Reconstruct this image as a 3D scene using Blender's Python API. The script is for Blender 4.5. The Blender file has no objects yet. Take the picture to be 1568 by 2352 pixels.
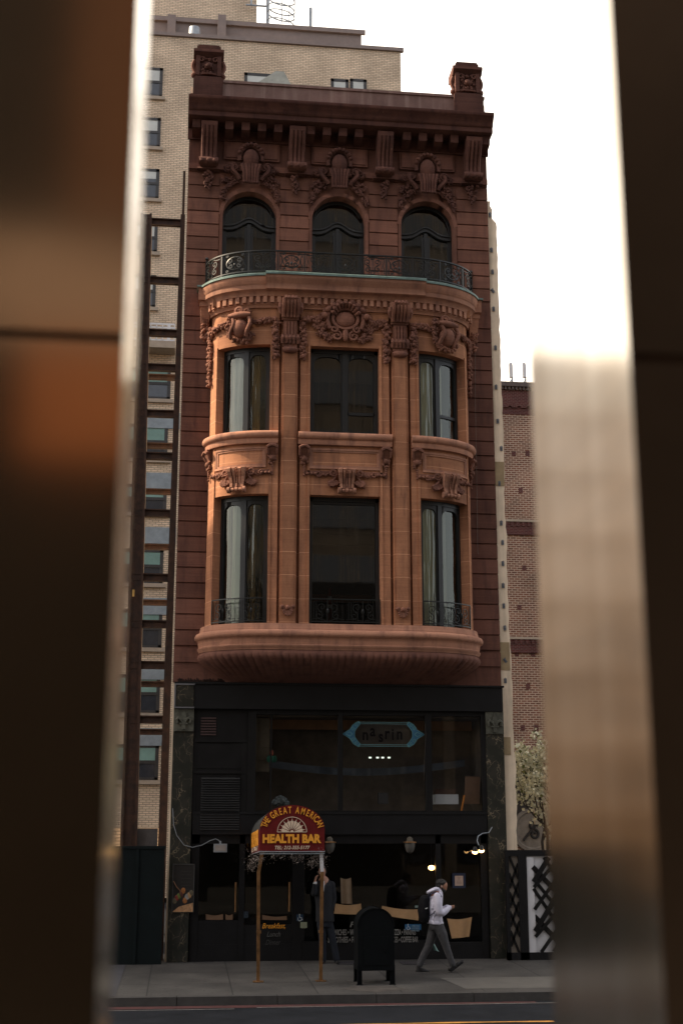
import bpy, bmesh, math, random
from mathutils import Vector, Matrix, noise
R=math.radians
random.seed(7)
scene=bpy.context.scene
col=scene.collection
# ------------------------------------------------------------------ camera
TH=math.atan(0.243); PSI=R(6.7); CAM=Vector((0,-30.1,2.86)); FPX=3030.0
cam_d=bpy.data.cameras.new("camera"); cam=bpy.data.objects.new("camera",cam_d); col.objects.link(cam)
cam_d.sensor_fit='VERTICAL'; cam_d.sensor_height=36; cam_d.sensor_width=24; cam_d.lens=FPX/2352*36
cam_d.clip_start=0.05; cam_d.clip_end=3000
cam.location=CAM; cam.rotation_euler=(math.pi/2+TH,0,-PSI)
cam_d.dof.use_dof=True; cam_d.dof.focus_distance=30.5; cam_d.dof.aperture_fstop=3.6
scene.camera=cam
FW=Vector((math.sin(PSI)*math.cos(TH),math.cos(PSI)*math.cos(TH),math.sin(TH)))
RT=Vector((math.cos(PSI),-math.sin(PSI),0)); UP=RT.cross(FW)
def at(x,y,Y):            # point on the real plane Y seen at photo coordinates (2500 px wide)
    x/=1.5944; y/=1.5944
    d=FW+RT*((x-784)/FPX)-UP*((y-1176)/FPX)
    t=(Y-CAM.y)/d.y
    return CAM+d*t
# ------------------------------------------------------------------ world, sun
SUN_EL=R(40); SUN_DIR=Vector((-math.cos(SUN_EL)*math.cos(R(10)),math.cos(SUN_EL)*math.sin(R(10)),math.sin(SUN_EL)))
w=bpy.data.worlds.new("World"); scene.world=w; w.use_nodes=True
nt=w.node_tree; bg=nt.nodes['Background']; sky=nt.nodes.new('ShaderNodeTexSky'); sky.sky_type='NISHITA'
sky.sun_disc=False; sky.sun_elevation=SUN_EL; sky.sun_rotation=math.atan2(SUN_DIR.x,SUN_DIR.y)
sky.air_density=1.0; sky.dust_density=6.0; sky.ozone_density=1.0
# bright white haze and thin cloud fills the half of the sky beyond the house
tc=nt.nodes.new('ShaderNodeTexCoord'); sx=nt.nodes.new('ShaderNodeSeparateXYZ'); nt.links.new(tc.outputs['Generated'],sx.inputs[0])
mr_=nt.nodes.new('ShaderNodeMapRange'); mr_.interpolation_type='SMOOTHSTEP'; mr_.inputs[1].default_value=-.15; mr_.inputs[2].default_value=.45; mr_.inputs[3].default_value=.3; nt.links.new(sx.outputs[1],mr_.inputs[0])
cn=nt.nodes.new('ShaderNodeTexNoise'); cn.inputs['Scale'].default_value=2.2; cn.inputs['Detail'].default_value=4; nt.links.new(tc.outputs['Generated'],cn.inputs['Vector'])
cr=nt.nodes.new('ShaderNodeMapRange'); cr.inputs[1].default_value=.3; cr.inputs[2].default_value=.7; cr.inputs[3].default_value=.85; cr.inputs[4].default_value=1.1; nt.links.new(cn.outputs['Fac'],cr.inputs[0])
cm=nt.nodes.new('ShaderNodeVectorMath'); cm.operation='SCALE'; cm.inputs[0].default_value=(10.1,9.3,8.3); nt.links.new(cr.outputs[0],cm.inputs['Scale'])
mxw=nt.nodes.new('ShaderNodeMixRGB'); nt.links.new(mr_.outputs[0],mxw.inputs['Fac']); nt.links.new(sky.outputs[0],mxw.inputs['Color1']); nt.links.new(cm.outputs[0],mxw.inputs['Color2'])
nt.links.new(mxw.outputs[0],bg.inputs[0]); bg.inputs[1].default_value=0.13
sd=bpy.data.lights.new("sun",'SUN'); sd.energy=5.0; sd.angle=R(0.5); sd.color=(1,0.80,0.56)
so=bpy.data.objects.new("sun",sd); col.objects.link(so); so.rotation_euler=SUN_DIR.to_track_quat('Z','Y').to_euler()
scene.view_settings.view_transform='Standard'; scene.view_settings.look='None'; scene.view_settings.gamma=1; scene.view_settings.exposure=0.85
scene.view_settings.use_curve_mapping=False
# ------------------------------------------------------------------ materials
def newmat(name):
    m=bpy.data.materials.new(name); m.use_nodes=True
    return m,m.node_tree,m.node_tree.nodes['Principled BSDF']
def N(t,k,**kw):
    n=t.nodes.new(k)
    for a,b in kw.items(): setattr(n,a,b)
    return n
def coords(t,mode='Object'):
    return N(t,'ShaderNodeTexCoord').outputs[mode]
def mat(name,c,rough=.6,metal=0,var=.25,scale=3,bump=.0,bscale=40,spec=.5,c2=None,stain=None,emit=None,coat=0):
    m,t,b=newmat(name)
    b.inputs['Roughness'].default_value=rough; b.inputs['Metallic'].default_value=metal
    b.inputs['Specular IOR Level'].default_value=spec
    if coat: b.inputs['Coat Weight'].default_value=coat
    co=coords(t)
    nz=N(t,'ShaderNodeTexNoise'); nz.inputs['Scale'].default_value=scale; nz.inputs['Detail'].default_value=6; nz.inputs['Roughness'].default_value=.65
    t.links.new(co,nz.inputs['Vector'])
    rp=N(t,'ShaderNodeValToRGB'); rp.color_ramp.elements[0].position=.3; rp.color_ramp.elements[1].position=.72
    lo=[x*(1-var) for x in c]; hi=list(c2) if c2 else [min(1,x*(1+var)) for x in c]
    rp.color_ramp.elements[0].color=(*lo,1); rp.color_ramp.elements[1].color=(*hi,1)
    t.links.new(nz.outputs['Fac'],rp.inputs[0]); out=rp.outputs[0]
    if stain:   # vertical streaks of weathering
        mp=N(t,'ShaderNodeMapping'); mp.inputs['Scale'].default_value=(5,5,.35); t.links.new(co,mp.inputs[0])
        n2=N(t,'ShaderNodeTexNoise'); n2.inputs['Scale'].default_value=1.3; n2.inputs['Detail'].default_value=5; t.links.new(mp.outputs[0],n2.inputs['Vector'])
        r2=N(t,'ShaderNodeValToRGB'); r2.color_ramp.elements[0].position=.48; r2.color_ramp.elements[1].position=.72
        r2.color_ramp.elements[0].color=(0,0,0,1); r2.color_ramp.elements[1].color=(stain[3],)*3+(1,)
        t.links.new(n2.outputs['Fac'],r2.inputs[0])
        mx=N(t,'ShaderNodeMixRGB'); mx.inputs['Color2'].default_value=(*stain[:3],1)
        t.links.new(r2.outputs[0],mx.inputs['Fac']); t.links.new(out,mx.inputs['Color1']); out=mx.outputs[0]
    t.links.new(out,b.inputs['Base Color'])
    if bump:
        n3=N(t,'ShaderNodeTexNoise'); n3.inputs['Scale'].default_value=bscale; n3.inputs['Detail'].default_value=8; t.links.new(co,n3.inputs['Vector'])
        bp=N(t,'ShaderNodeBump'); bp.inputs['Strength'].default_value=bump; bp.inputs['Distance'].default_value=.02
        t.links.new(n3.outputs['Fac'],bp.inputs['Height']); t.links.new(bp.outputs[0],b.inputs['Normal'])
    if emit:
        b.inputs['Emission Color'].default_value=(*emit[:3],1); b.inputs['Emission Strength'].default_value=emit[3]
    return m
def brick(name,c1,c2,mortar,bw=.21,bh=.07,ms=.012,rough=.85,var=.2,scale=.6):
    m,t,b=newmat(name); b.inputs['Roughness'].default_value=rough; b.inputs['Specular IOR Level'].default_value=.2
    co=coords(t); sp=N(t,'ShaderNodeSeparateXYZ'); t.links.new(co,sp.inputs[0])
    ad=N(t,'ShaderNodeMath'); t.links.new(sp.outputs[0],ad.inputs[0]); t.links.new(sp.outputs[1],ad.inputs[1])
    cb=N(t,'ShaderNodeCombineXYZ'); t.links.new(ad.outputs[0],cb.inputs[0]); t.links.new(sp.outputs[2],cb.inputs[1])
    bt=N(t,'ShaderNodeTexBrick'); t.links.new(cb.outputs[0],bt.inputs['Vector']); bt.inputs['Scale'].default_value=1
    bt.inputs['Brick Width'].default_value=bw; bt.inputs['Row Height'].default_value=bh; bt.inputs['Mortar Size'].default_value=ms
    bt.inputs['Color1'].default_value=(*c1,1); bt.inputs['Color2'].default_value=(*c2,1); bt.inputs['Mortar'].default_value=(*mortar,1)
    nz=N(t,'ShaderNodeTexNoise'); nz.inputs['Scale'].default_value=scale; nz.inputs['Detail'].default_value=6; t.links.new(co,nz.inputs['Vector'])
    mr=N(t,'ShaderNodeMapRange'); mr.inputs[1].default_value=.3; mr.inputs[2].default_value=.7; mr.inputs[3].default_value=1-var; mr.inputs[4].default_value=1+var
    t.links.new(nz.outputs['Fac'],mr.inputs[0])
    mx=N(t,'ShaderNodeMixRGB',blend_type='MULTIPLY'); mx.inputs['Fac'].default_value=1
    t.links.new(bt.outputs['Color'],mx.inputs['Color1']); t.links.new(mr.outputs[0],mx.inputs['Color2'])
    t.links.new(mx.outputs[0],b.inputs['Base Color'])
    bp=N(t,'ShaderNodeBump'); bp.inputs['Strength'].default_value=.4; bp.inputs['Distance'].default_value=.01; bp.invert=True
    t.links.new(bt.outputs['Fac'],bp.inputs['Height']); t.links.new(bp.outputs[0],b.inputs['Normal'])
    return m
def brownstone(name,c,joint=None,var=.22):
    """sandstone: bedding streaks, mottling, weathering; optional pale pointing every joint=(z0,pitch)"""
    m,t,b=newmat(name); b.inputs['Roughness'].default_value=.88; b.inputs['Specular IOR Level'].default_value=.25
    co=coords(t)
    def nse(sc,mapping=None,det=6):
        src=co
        if mapping:
            mp=N(t,'ShaderNodeMapping'); mp.inputs['Scale'].default_value=mapping; t.links.new(co,mp.inputs[0]); src=mp.outputs[0]
        n=N(t,'ShaderNodeTexNoise'); n.inputs['Scale'].default_value=sc; n.inputs['Detail'].default_value=det; n.inputs['Roughness'].default_value=.6
        t.links.new(src,n.inputs['Vector']); return n.outputs['Fac']
    a=nse(1.1); bed=nse(2.0,(.5,.5,14)); fine=nse(30)
    m1=N(t,'ShaderNodeMath',operation='MULTIPLY_ADD'); m1.inputs[1].default_value=.5; t.links.new(bed,m1.inputs[0]); t.links.new(a,m1.inputs[2])
    m2=N(t,'ShaderNodeMath',operation='MULTIPLY_ADD'); m2.inputs[1].default_value=.35; t.links.new(fine,m2.inputs[0]); t.links.new(m1.outputs[0],m2.inputs[2])
    rp=N(t,'ShaderNodeValToRGB'); e=rp.color_ramp.elements; e[0].position=.72; e[1].position=1.12
    mr=N(t,'ShaderNodeMapRange'); mr.inputs[1].default_value=.65; mr.inputs[2].default_value=1.2; t.links.new(m2.outputs[0],mr.inputs[0])
    e[0].position=.15; e[1].position=.85
    e[0].color=(c[0]*(1-var),c[1]*(1-var*1.1),c[2]*(1-var*1.1),1); e[1].color=(c[0]*(1+var),c[1]*(1+var),c[2]*(1+var*.8),1)
    t.links.new(mr.outputs[0],rp.inputs[0]); out=rp.outputs[0]
    st=nse(1.6,(3,3,.5)); r2=N(t,'ShaderNodeValToRGB'); r2.color_ramp.elements[0].position=.50; r2.color_ramp.elements[1].position=.72
    r2.color_ramp.elements[0].color=(0,0,0,1); r2.color_ramp.elements[1].color=(.75,.75,.75,1); t.links.new(st,r2.inputs[0])
    mx=N(t,'ShaderNodeMixRGB'); mx.inputs['Color2'].default_value=(c[0]*.42,c[1]*.42,c[2]*.5,1); t.links.new(r2.outputs[0],mx.inputs['Fac']); t.links.new(out,mx.inputs['Color1']); out=mx.outputs[0]
    # lighter repair patches
    vp=nse(.9,(1,1,2.4),3); r3=N(t,'ShaderNodeValToRGB'); r3.color_ramp.elements[0].position=.68; r3.color_ramp.elements[1].position=.7
    r3.color_ramp.elements[0].color=(0,0,0,1); r3.color_ramp.elements[1].color=(.4,.4,.4,1); t.links.new(vp,r3.inputs[0])
    mx=N(t,'ShaderNodeMixRGB'); mx.inputs['Color2'].default_value=(c[0]*1.5,c[1]*1.5,c[2]*1.5,1); t.links.new(r3.outputs[0],mx.inputs['Fac']); t.links.new(out,mx.inputs['Color1']); out=mx.outputs[0]
    # each block of stone differs a little
    gi=N(t,'ShaderNodeNewGeometry'); mi=N(t,'ShaderNodeMapRange'); mi.inputs[3].default_value=.76; mi.inputs[4].default_value=1.2; t.links.new(gi.outputs['Random Per Island'],mi.inputs[0])
    mx=N(t,'ShaderNodeMixRGB',blend_type='MULTIPLY'); mx.inputs['Fac'].default_value=1; t.links.new(out,mx.inputs['Color1']); t.links.new(mi.outputs[0],mx.inputs['Color2']); out=mx.outputs[0]
    # pale droppings and chips
    ch=nse(11,(1,1,.45),3); r4=N(t,'ShaderNodeValToRGB'); r4.color_ramp.elements[0].position=.735; r4.color_ramp.elements[1].position=.755
    r4.color_ramp.elements[0].color=(0,0,0,1); r4.color_ramp.elements[1].color=(.5,.5,.5,1); t.links.new(ch,r4.inputs[0])
    mx=N(t,'ShaderNodeMixRGB'); mx.inputs['Color2'].default_value=(.45,.33,.26,1); t.links.new(r4.outputs[0],mx.inputs['Fac']); t.links.new(out,mx.inputs['Color1']); out=mx.outputs[0]
    if joint:
        sp=N(t,'ShaderNodeSeparateXYZ'); t.links.new(co,sp.inputs[0])
        q=N(t,'ShaderNodeMath',operation='ADD'); q.inputs[1].default_value=-joint[0]; t.links.new(sp.outputs[2],q.inputs[0])
        d=N(t,'ShaderNodeMath',operation='DIVIDE'); d.inputs[1].default_value=joint[1]; t.links.new(q.outputs[0],d.inputs[0])
        fr=N(t,'ShaderNodeMath',operation='FRACT'); t.links.new(d.outputs[0],fr.inputs[0])
        lt=N(t,'ShaderNodeMath',operation='LESS_THAN'); lt.inputs[1].default_value=.011/joint[1]; t.links.new(fr.outputs[0],lt.inputs[0])
        ml=N(t,'ShaderNodeMath',operation='MULTIPLY'); t.links.new(lt.outputs[0],ml.inputs[0]); t.links.new(a,ml.inputs[1])
        mx=N(t,'ShaderNodeMixRGB'); mx.inputs['Color2'].default_value=(c[0]*2.2,c[1]*2.6,c[2]*2.8,1); t.links.new(ml.outputs[0],mx.inputs['Fac']); t.links.new(out,mx.inputs['Color1']); out=mx.outputs[0]
    t.links.new(out,b.inputs['Base Color'])
    bp=N(t,'ShaderNodeBump'); bp.inputs['Strength'].default_value=.35; bp.inputs['Distance'].default_value=.015
    t.links.new(m2.outputs[0],bp.inputs['Height']); t.links.new(bp.outputs[0],b.inputs['Normal'])
    return m
def glass(name,tint=(.75,.8,.8),ior=1.5,gl=(1,1,1),wob=0,mn=.05,mxf=1.0):
    m,t,b=newmat(name); t.nodes.remove(b); o=t.nodes['Material Output']
    tr=N(t,'ShaderNodeBsdfTransparent'); tr.inputs[0].default_value=(*tint,1)
    g=N(t,'ShaderNodeBsdfGlossy'); g.inputs[0].default_value=(*gl,1); g.inputs['Roughness'].default_value=.02
    fr=N(t,'ShaderNodeFresnel'); fr.inputs[0].default_value=ior
    mr=N(t,'ShaderNodeMapRange'); mr.inputs[1].default_value=0; mr.inputs[2].default_value=1; mr.inputs[3].default_value=mn; mr.inputs[4].default_value=mxf; t.links.new(fr.outputs[0],mr.inputs[0])
    mx=N(t,'ShaderNodeMixShader'); t.links.new(mr.outputs[0],mx.inputs[0]); t.links.new(tr.outputs[0],mx.inputs[1]); t.links.new(g.outputs[0],mx.inputs[2])
    t.links.new(mx.outputs[0],o.inputs[0])
    if wob:
        n=N(t,'ShaderNodeTexNoise'); mp=N(t,'ShaderNodeMapping'); mp.inputs['Scale'].default_value=(6,6,.25); t.links.new(coords(t),mp.inputs[0]); t.links.new(mp.outputs[0],n.inputs['Vector']); n.inputs['Scale'].default_value=1.5
        bp=N(t,'ShaderNodeBump'); bp.inputs['Strength'].default_value=wob; bp.inputs['Distance'].default_value=.02; t.links.new(n.outputs['Fac'],bp.inputs['Height']); t.links.new(bp.outputs[0],g.inputs['Normal'])
    return m
BS=(.30,.128,.083)
M={}
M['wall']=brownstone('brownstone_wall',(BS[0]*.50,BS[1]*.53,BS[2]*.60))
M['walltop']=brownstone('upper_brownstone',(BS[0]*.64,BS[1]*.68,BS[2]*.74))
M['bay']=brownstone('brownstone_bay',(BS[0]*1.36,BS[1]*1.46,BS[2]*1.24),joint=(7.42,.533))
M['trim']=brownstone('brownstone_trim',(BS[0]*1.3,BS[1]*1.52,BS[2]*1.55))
M['cornice']=brownstone('shaded_cornice_stone',(BS[0]*.32,BS[1]*.33,BS[2]*.40),var=.3)  # darkened copy of the stone: shade under the cornice put into the colour
M['carve2']=brownstone('shaded_carved_stone',(BS[0]*.40,BS[1]*.42,BS[2]*.50),var=.35)  # carving stone darkened to paint in the shade of the top storey
M['carve']=brownstone('brownstone_carving',(BS[0]*.75,BS[1]*.8,BS[2]*.86),var=.35)
M['dark']=mat('dark_recess',(.02,.016,.014),.9,var=.2)
M['interior']=mat('interior_dark',(.02,.018,.016),.9)
M['frame']=mat('black_paint',(.012,.013,.014),.4,var=.3)
M['iron']=mat('wrought_iron',(.007,.009,.009),.4,var=.4,scale=20)
M['copper']=mat('copper_flashing',(.16,.24,.22),.55,metal=.2,var=.35,scale=5,bump=.1)
M['glass']=glass('window_glass',(.35,.36,.36),1.5,mn=.03,wob=.12)
M['bayglass']=glass('curved_window_glass',(.85,.88,.82),1.6,gl=(.9,.92,.82),wob=.9,mn=.05)
M['shopglass']=glass('shop_glass',(.7,.72,.72),1.45,mn=.0,mxf=.8)
M['blind']=mat('roller_blind',(.23,.2,.16),.8,var=.1)
M['blindw']=mat('pale_blind',(.62,.64,.62),.7,var=.08)
M['blk']=mat('black_fascia',(.006,.006,.007),.5,var=.4,spec=.3)
M['blk2']=mat('black_panel',(.007,.0065,.0065),.6,var=.4,spec=.2)
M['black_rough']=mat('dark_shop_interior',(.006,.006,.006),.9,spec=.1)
M['beige']=brick('beige_brick',(.72,.57,.42),(.58,.45,.33),(.30,.25,.19),.30,.10,.016,var=.18)
M['redbrick']=brick('red_brick',(.20,.085,.055),(.12,.055,.04),(.40,.31,.24),.30,.115,.022,var=.22)
M['cream']=mat('cream_render',(.86,.70,.52),.85,var=.12,scale=2,bump=.1,stain=(.25,.19,.12,.5))
M['rust']=mat('rusty_steel',(.035,.016,.010),.75,metal=.1,var=.5,scale=6,bump=.2,c2=(.075,.03,.014))
M['green']=mat('dark_green_paint',(.003,.007,.008),.6,var=.3,spec=.2)
M['white']=mat('white_vinyl',(.62,.62,.64),.45,var=.05)
M['mauve']=mat('metal_coping',(.20,.155,.14),.6,var=.12)
M['stone']=mat('pale_stone',(.34,.28,.22),.8,var=.15)
M['galv']=mat('galvanised_steel',(.3,.33,.36),.45,metal=.4,var=.15)
M['kraft']=mat('kraft_paper',(.42,.25,.12),.8,var=.15,scale=4,bump=.3,bscale=8)
M['brass']=mat('worn_bronze',(.26,.14,.06),.45,metal=.7,var=.5,scale=5)
M['maroon']=mat('maroon_canvas',(.13,.010,.010),.75,var=.2,scale=8,spec=.2)
M['canvas']=mat('grey_canvas',(.03,.032,.03),.85,var=.4,scale=14)
M['yellow']=mat('yellow_lettering',(.85,.36,.03),.6,var=.05)
M['creamL']=mat('cream_lettering',(.72,.56,.42),.6,var=.05)
M['asphalt']=mat('asphalt',(.019,.021,.025),.95,var=.3,scale=1.2,bump=.5,bscale=120,spec=.05)
M['curb']=mat('granite_curb',(.035,.033,.031),.8,var=.3,scale=4,bump=.3)
M['redlane']=mat('red_lane_paint',(.055,.010,.009),.9,var=.4,scale=5)
M['whiteline']=mat('white_road_paint',(.20,.19,.18),.85,var=.4,scale=9)
M['yellowline']=mat('yellow_road_paint',(.60,.27,.04),.7,var=.25,scale=9)
M['aptpane']=mat('dark_reflecting_pane',(.03,.035,.045),.08,spec=.8,var=.2)
# ------------------------------------------------------------------ mesh builder
class MB:
    def __init__(s): s.v=[]; s.f=[]
    def add(s,vs,fs):
        o=len(s.v); s.v+= [tuple(p) for p in vs]; s.f+=[tuple(i+o for i in f) for f in fs]; return s
    def box(s,x0,x1,y0,y1,z0,z1):
        return s.add([(x0,y0,z0),(x1,y0,z0),(x1,y1,z0),(x0,y1,z0),(x0,y0,z1),(x1,y0,z1),(x1,y1,z1),(x0,y1,z1)],
            [(0,3,2,1),(4,5,6,7),(0,1,5,4),(1,2,6,5),(2,3,7,6),(3,0,4,7)])
    def hexa(s,P):   # 8 points ordered as box
        return s.add(P,[(0,3,2,1),(4,5,6,7),(0,1,5,4),(1,2,6,5),(2,3,7,6),(3,0,4,7)])
    def cbox(s,M_,s0,s1,n0,n1,z0,z1,step=.12):   # block bent along a path map
        k=max(1,int(abs(s1-s0)/step+.5)) if M_ is not FLAT else 1
        vs=[]
        for i in range(k+1):
            u=s0+(s1-s0)*i/k
            vs+=[M_(u,n0,z0),M_(u,n1,z0),M_(u,n1,z1),M_(u,n0,z1)]
        fs=[(0,1,2,3)]
        for i in range(k):
            a=4*i
            for j in range(4): fs.append((a+j,a+4+j,a+4+(j+1)%4,a+(j+1)%4))
        fs.append((4*k+3,4*k+2,4*k+1,4*k)); return s.add(vs,fs)
    def sweep(s,M_,prof,s0,s1,step=.1,caps=True):  # prof list of (n,z)
        k=max(1,int(abs(s1-s0)/step+.5)) if M_ is not FLAT else 1
        m=len(prof); vs=[];fs=[]
        for i in range(k+1):
            u=s0+(s1-s0)*i/k; vs+=[M_(u,n,z) for n,z in prof]
        for i in range(k):
            for j in range(m-1): fs.append((i*m+j,(i+1)*m+j,(i+1)*m+j+1,i*m+j+1))
        if caps: fs+= [tuple(range(m)),tuple(k*m+j for j in reversed(range(m)))]
        return s.add(vs,fs)
    def tube(s,pts,r,sides=6,cap=True,flat=1.0):
        pts=[Vector(p) for p in pts]; n=len(pts)
        rr=r if isinstance(r,(list,tuple)) else [r]*n
        vs=[];fs=[];prev=None
        for i,p in enumerate(pts):
            t=(pts[min(i+1,n-1)]-pts[max(i-1,0)])
            if t.length<1e-9: t=Vector((0,0,1))
            t.normalize()
            if prev is None:
                a=Vector((0,0,1)) if abs(t.z)<.9 else Vector((1,0,0)); b=t.cross(a).normalized()
            else: b=(prev-t*prev.dot(t)).normalized()
            prev=b; c=t.cross(b)
            for k in range(sides):
                an=2*math.pi*(k+.5)/sides; vs.append(p+(b*math.cos(an)+c*math.sin(an)*flat)*rr[i])
        for i in range(n-1):
            for k in range(sides):
                fs.append((i*sides+k,i*sides+(k+1)%sides,(i+1)*sides+(k+1)%sides,(i+1)*sides+k))
        if cap: fs+=[tuple(reversed(range(sides))),tuple((n-1)*sides+k for k in range(sides))]
        return s.add(vs,fs)
    def bar(s,a,b,wd,dp=.02):  # flat slat in an upright plane, a->b
        a,b=Vector(a),Vector(b); d=(b-a).normalized(); n=Vector((-d.z,0,d.x))*wd/2; y=Vector((0,dp/2,0))
        return s.hexa([a-n-y,b-n-y,b-n+y,a-n+y,a+n-y,b+n-y,b+n+y,a+n+y])
    def ell(s,c,r,seg=8,ring=6,rot=None):
        c=Vector(c); r=(r,r,r) if not isinstance(r,(tuple,list)) else r
        vs=[];fs=[]
        for i in range(ring+1):
            ph=math.pi*i/ring
            for j in range(seg):
                a=2*math.pi*j/seg
                q=Vector((r[0]*math.sin(ph)*math.cos(a),r[1]*math.sin(ph)*math.sin(a),r[2]*math.cos(ph)))
                if rot is not None: q=rot@q
                vs.append(c+q)
        for i in range(ring):
            for j in range(seg):
                fs.append((i*seg+j,(i+1)*seg+j,(i+1)*seg+(j+1)%seg,i*seg+(j+1)%seg))
        return s.add(vs,fs)
    def lathe(s,c,prof,seg=14,ax='z',sx=1,sy=1):
        c=Vector(c); vs=[];fs=[]; m=len(prof)
        for j in range(seg):
            a=2*math.pi*j/seg
            for r,h in prof:
                if ax=='z': vs.append(c+Vector((r*math.cos(a)*sx,r*math.sin(a)*sy,h)))
                elif ax=='y': vs.append(c+Vector((r*math.cos(a),h,r*math.sin(a))))
                else: vs.append(c+Vector((h,r*math.cos(a),r*math.sin(a))))
        for j in range(seg):
            for i in range(m-1):
                fs.append((j*m+i,((j+1)%seg)*m+i,((j+1)%seg)*m+i+1,j*m+i+1))
        return s.add(vs,fs)
    def prism(s,poly,y0,y1):   # poly in (x,z)
        n=len(poly); vs=[(x,y0,z) for x,z in poly]+[(x,y1,z) for x,z in poly]
        fs=[tuple(range(n)),tuple(reversed(range(n,2*n)))]+[(i,i+n,(i+1)%n+n,(i+1)%n) for i in range(n)]
        return s.add(vs,fs)
    def build(s,name,m,parent=None,smooth=30,**kw):
        me=bpy.data.meshes.new(name); off=wloc(parent) if parent else Vector((0,0,0))
        me.from_pydata([tuple(Vector(p)-off) for p in s.v],[],s.f)
        bm=bmesh.new(); bm.from_mesh(me); bmesh.ops.remove_doubles(bm,verts=bm.verts,dist=1e-5); bmesh.ops.recalc_face_normals(bm,faces=bm.faces); bm.to_mesh(me); bm.free()
        me.materials.append(M[m] if isinstance(m,str) else m)
        if smooth:
            me.shade_smooth(); me.set_sharp_from_angle(angle=R(smooth))
        o=bpy.data.objects.new(name,me); col.objects.link(o); o.parent=parent
        for k,v in kw.items(): o[k]=v
        return o
def wloc(o):
    v=Vector((0,0,0))
    while o is not None: v=v+o.location; o=o.parent
    return v
def thing(name,label,cat,loc=(0,0,0),group=None):
    o=bpy.data.objects.new(name,None); col.objects.link(o); o.location=loc; o.empty_display_size=.3
    o['label']=label; o['category']=cat
    if group: o['group']=group
    return o
def tag(o,label,cat,group=None):
    o['label']=label; o['category']=cat
    if group: o['group']=group
    return o
def struct(o): o['kind']='structure'; return o
def dup(root,delta,label,name=None):
    r=root.copy(); col.objects.link(r); r.location=root.location+Vector(delta); r['label']=label
    for ch in root.children:
        c=ch.copy(); col.objects.link(c); c.parent=r
        for g in ch.children:
            d=g.copy(); col.objects.link(d); d.parent=c
    return r
def text(name,s,size,m,parent,origin,width=None,shear=0,bold=.0,ext=.004,xdir=Vector((1,0,0)),zdir=Vector((0,0,1)),align='LEFT',mb=None,hscale=None):
    """letters as a real thin mesh lying in the plane spanned by xdir and zdir"""
    cu=bpy.data.curves.new(name,'FONT'); cu.body=s; cu.size=size; cu.extrude=ext; cu.shear=shear; cu.offset=bold; cu.align_x=align; cu.resolution_u=3
    to=bpy.data.objects.new(name,cu); col.objects.link(to)
    dg=bpy.context.evaluated_depsgraph_get(); me=bpy.data.meshes.new_from_object(to.evaluated_get(dg))
    bpy.data.objects.remove(to); bpy.data.curves.remove(cu)
    xs=[v.co.x for v in me.vertices] or [0]; wd=max(xs)-min(xs); sx=(width/wd) if width and wd else 1
    if hscale: sx=hscale
    nrm=xdir.cross(zdir); x0=min(xs) if align=='LEFT' else 0
    o=Vector(origin); pts=[o+xdir*((v.co.x-x0)*sx)+zdir*v.co.y+nrm*v.co.z for v in me.vertices]
    fs=[tuple(p.vertices) for p in me.polygons]; bpy.data.meshes.remove(me)
    if mb is not None: mb.add(pts,fs); return sx*wd
    b=MB(); b.add(pts,fs); return b.build(name,m,parent,smooth=0)
# ------------------------------------------------------------------ maps
def FLAT(s,n,z): return (s,-n,z)
BC=3.505; BF=1.53; BA=1.59; BB=.95
_tab=[]
def _mk():
    L=BF; K=60; px,py=BF,BB; _tab.append((0.0,0.0,BB,0.0,1.0)); _tab.append((BF,BF,BB,0.0,1.0))
    for i in range(1,K+1):
        ph=math.pi/2*(1-i/K); x=BF+BA*math.cos(ph); y=BB*math.sin(ph)
        L+=math.hypot(x-px,y-py); px,py=x,y
        nx=math.cos(ph)/BA; ny=math.sin(ph)/BB; q=math.hypot(nx,ny); _tab.append((L,x,y,nx/q,ny/q))
_mk(); SH=_tab[-1][0]
def _P(s):
    a=abs(s); sg=1 if s>=0 else -1
    if a>=SH: x,y,nx,ny=BF+BA,-(a-SH),1.0,0.0
    else:
        i=1
        while _tab[i][0]<a: i+=1
        p,q=_tab[i-1],_tab[i]; t=(a-p[0])/(q[0]-p[0]) if q[0]>p[0] else 0
        x,y,nx,ny=[p[j]+(q[j]-p[j])*t for j in (1,2,3,4)]
        l=math.hypot(nx,ny); nx/=l; ny/=l
    return sg*x,y,sg*nx,ny
def BAY(s,n,z):
    x,y,nx,ny=_P(s); return (BC+x+nx*n,-(y+ny*n),z)
def s_of(off):           # arc length where the half-plan reaches x offset
    for i in range(1,len(_tab)):
        if _tab[i][1]>=off:
            p,q=_tab[i-1],_tab[i]; return p[0]+(q[0]-p[0])*(off-p[1])/(q[1]-p[1])
    return SH
WI=s_of(1.755); WO=s_of(2.965)   # side window inner / outer jambs
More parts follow.
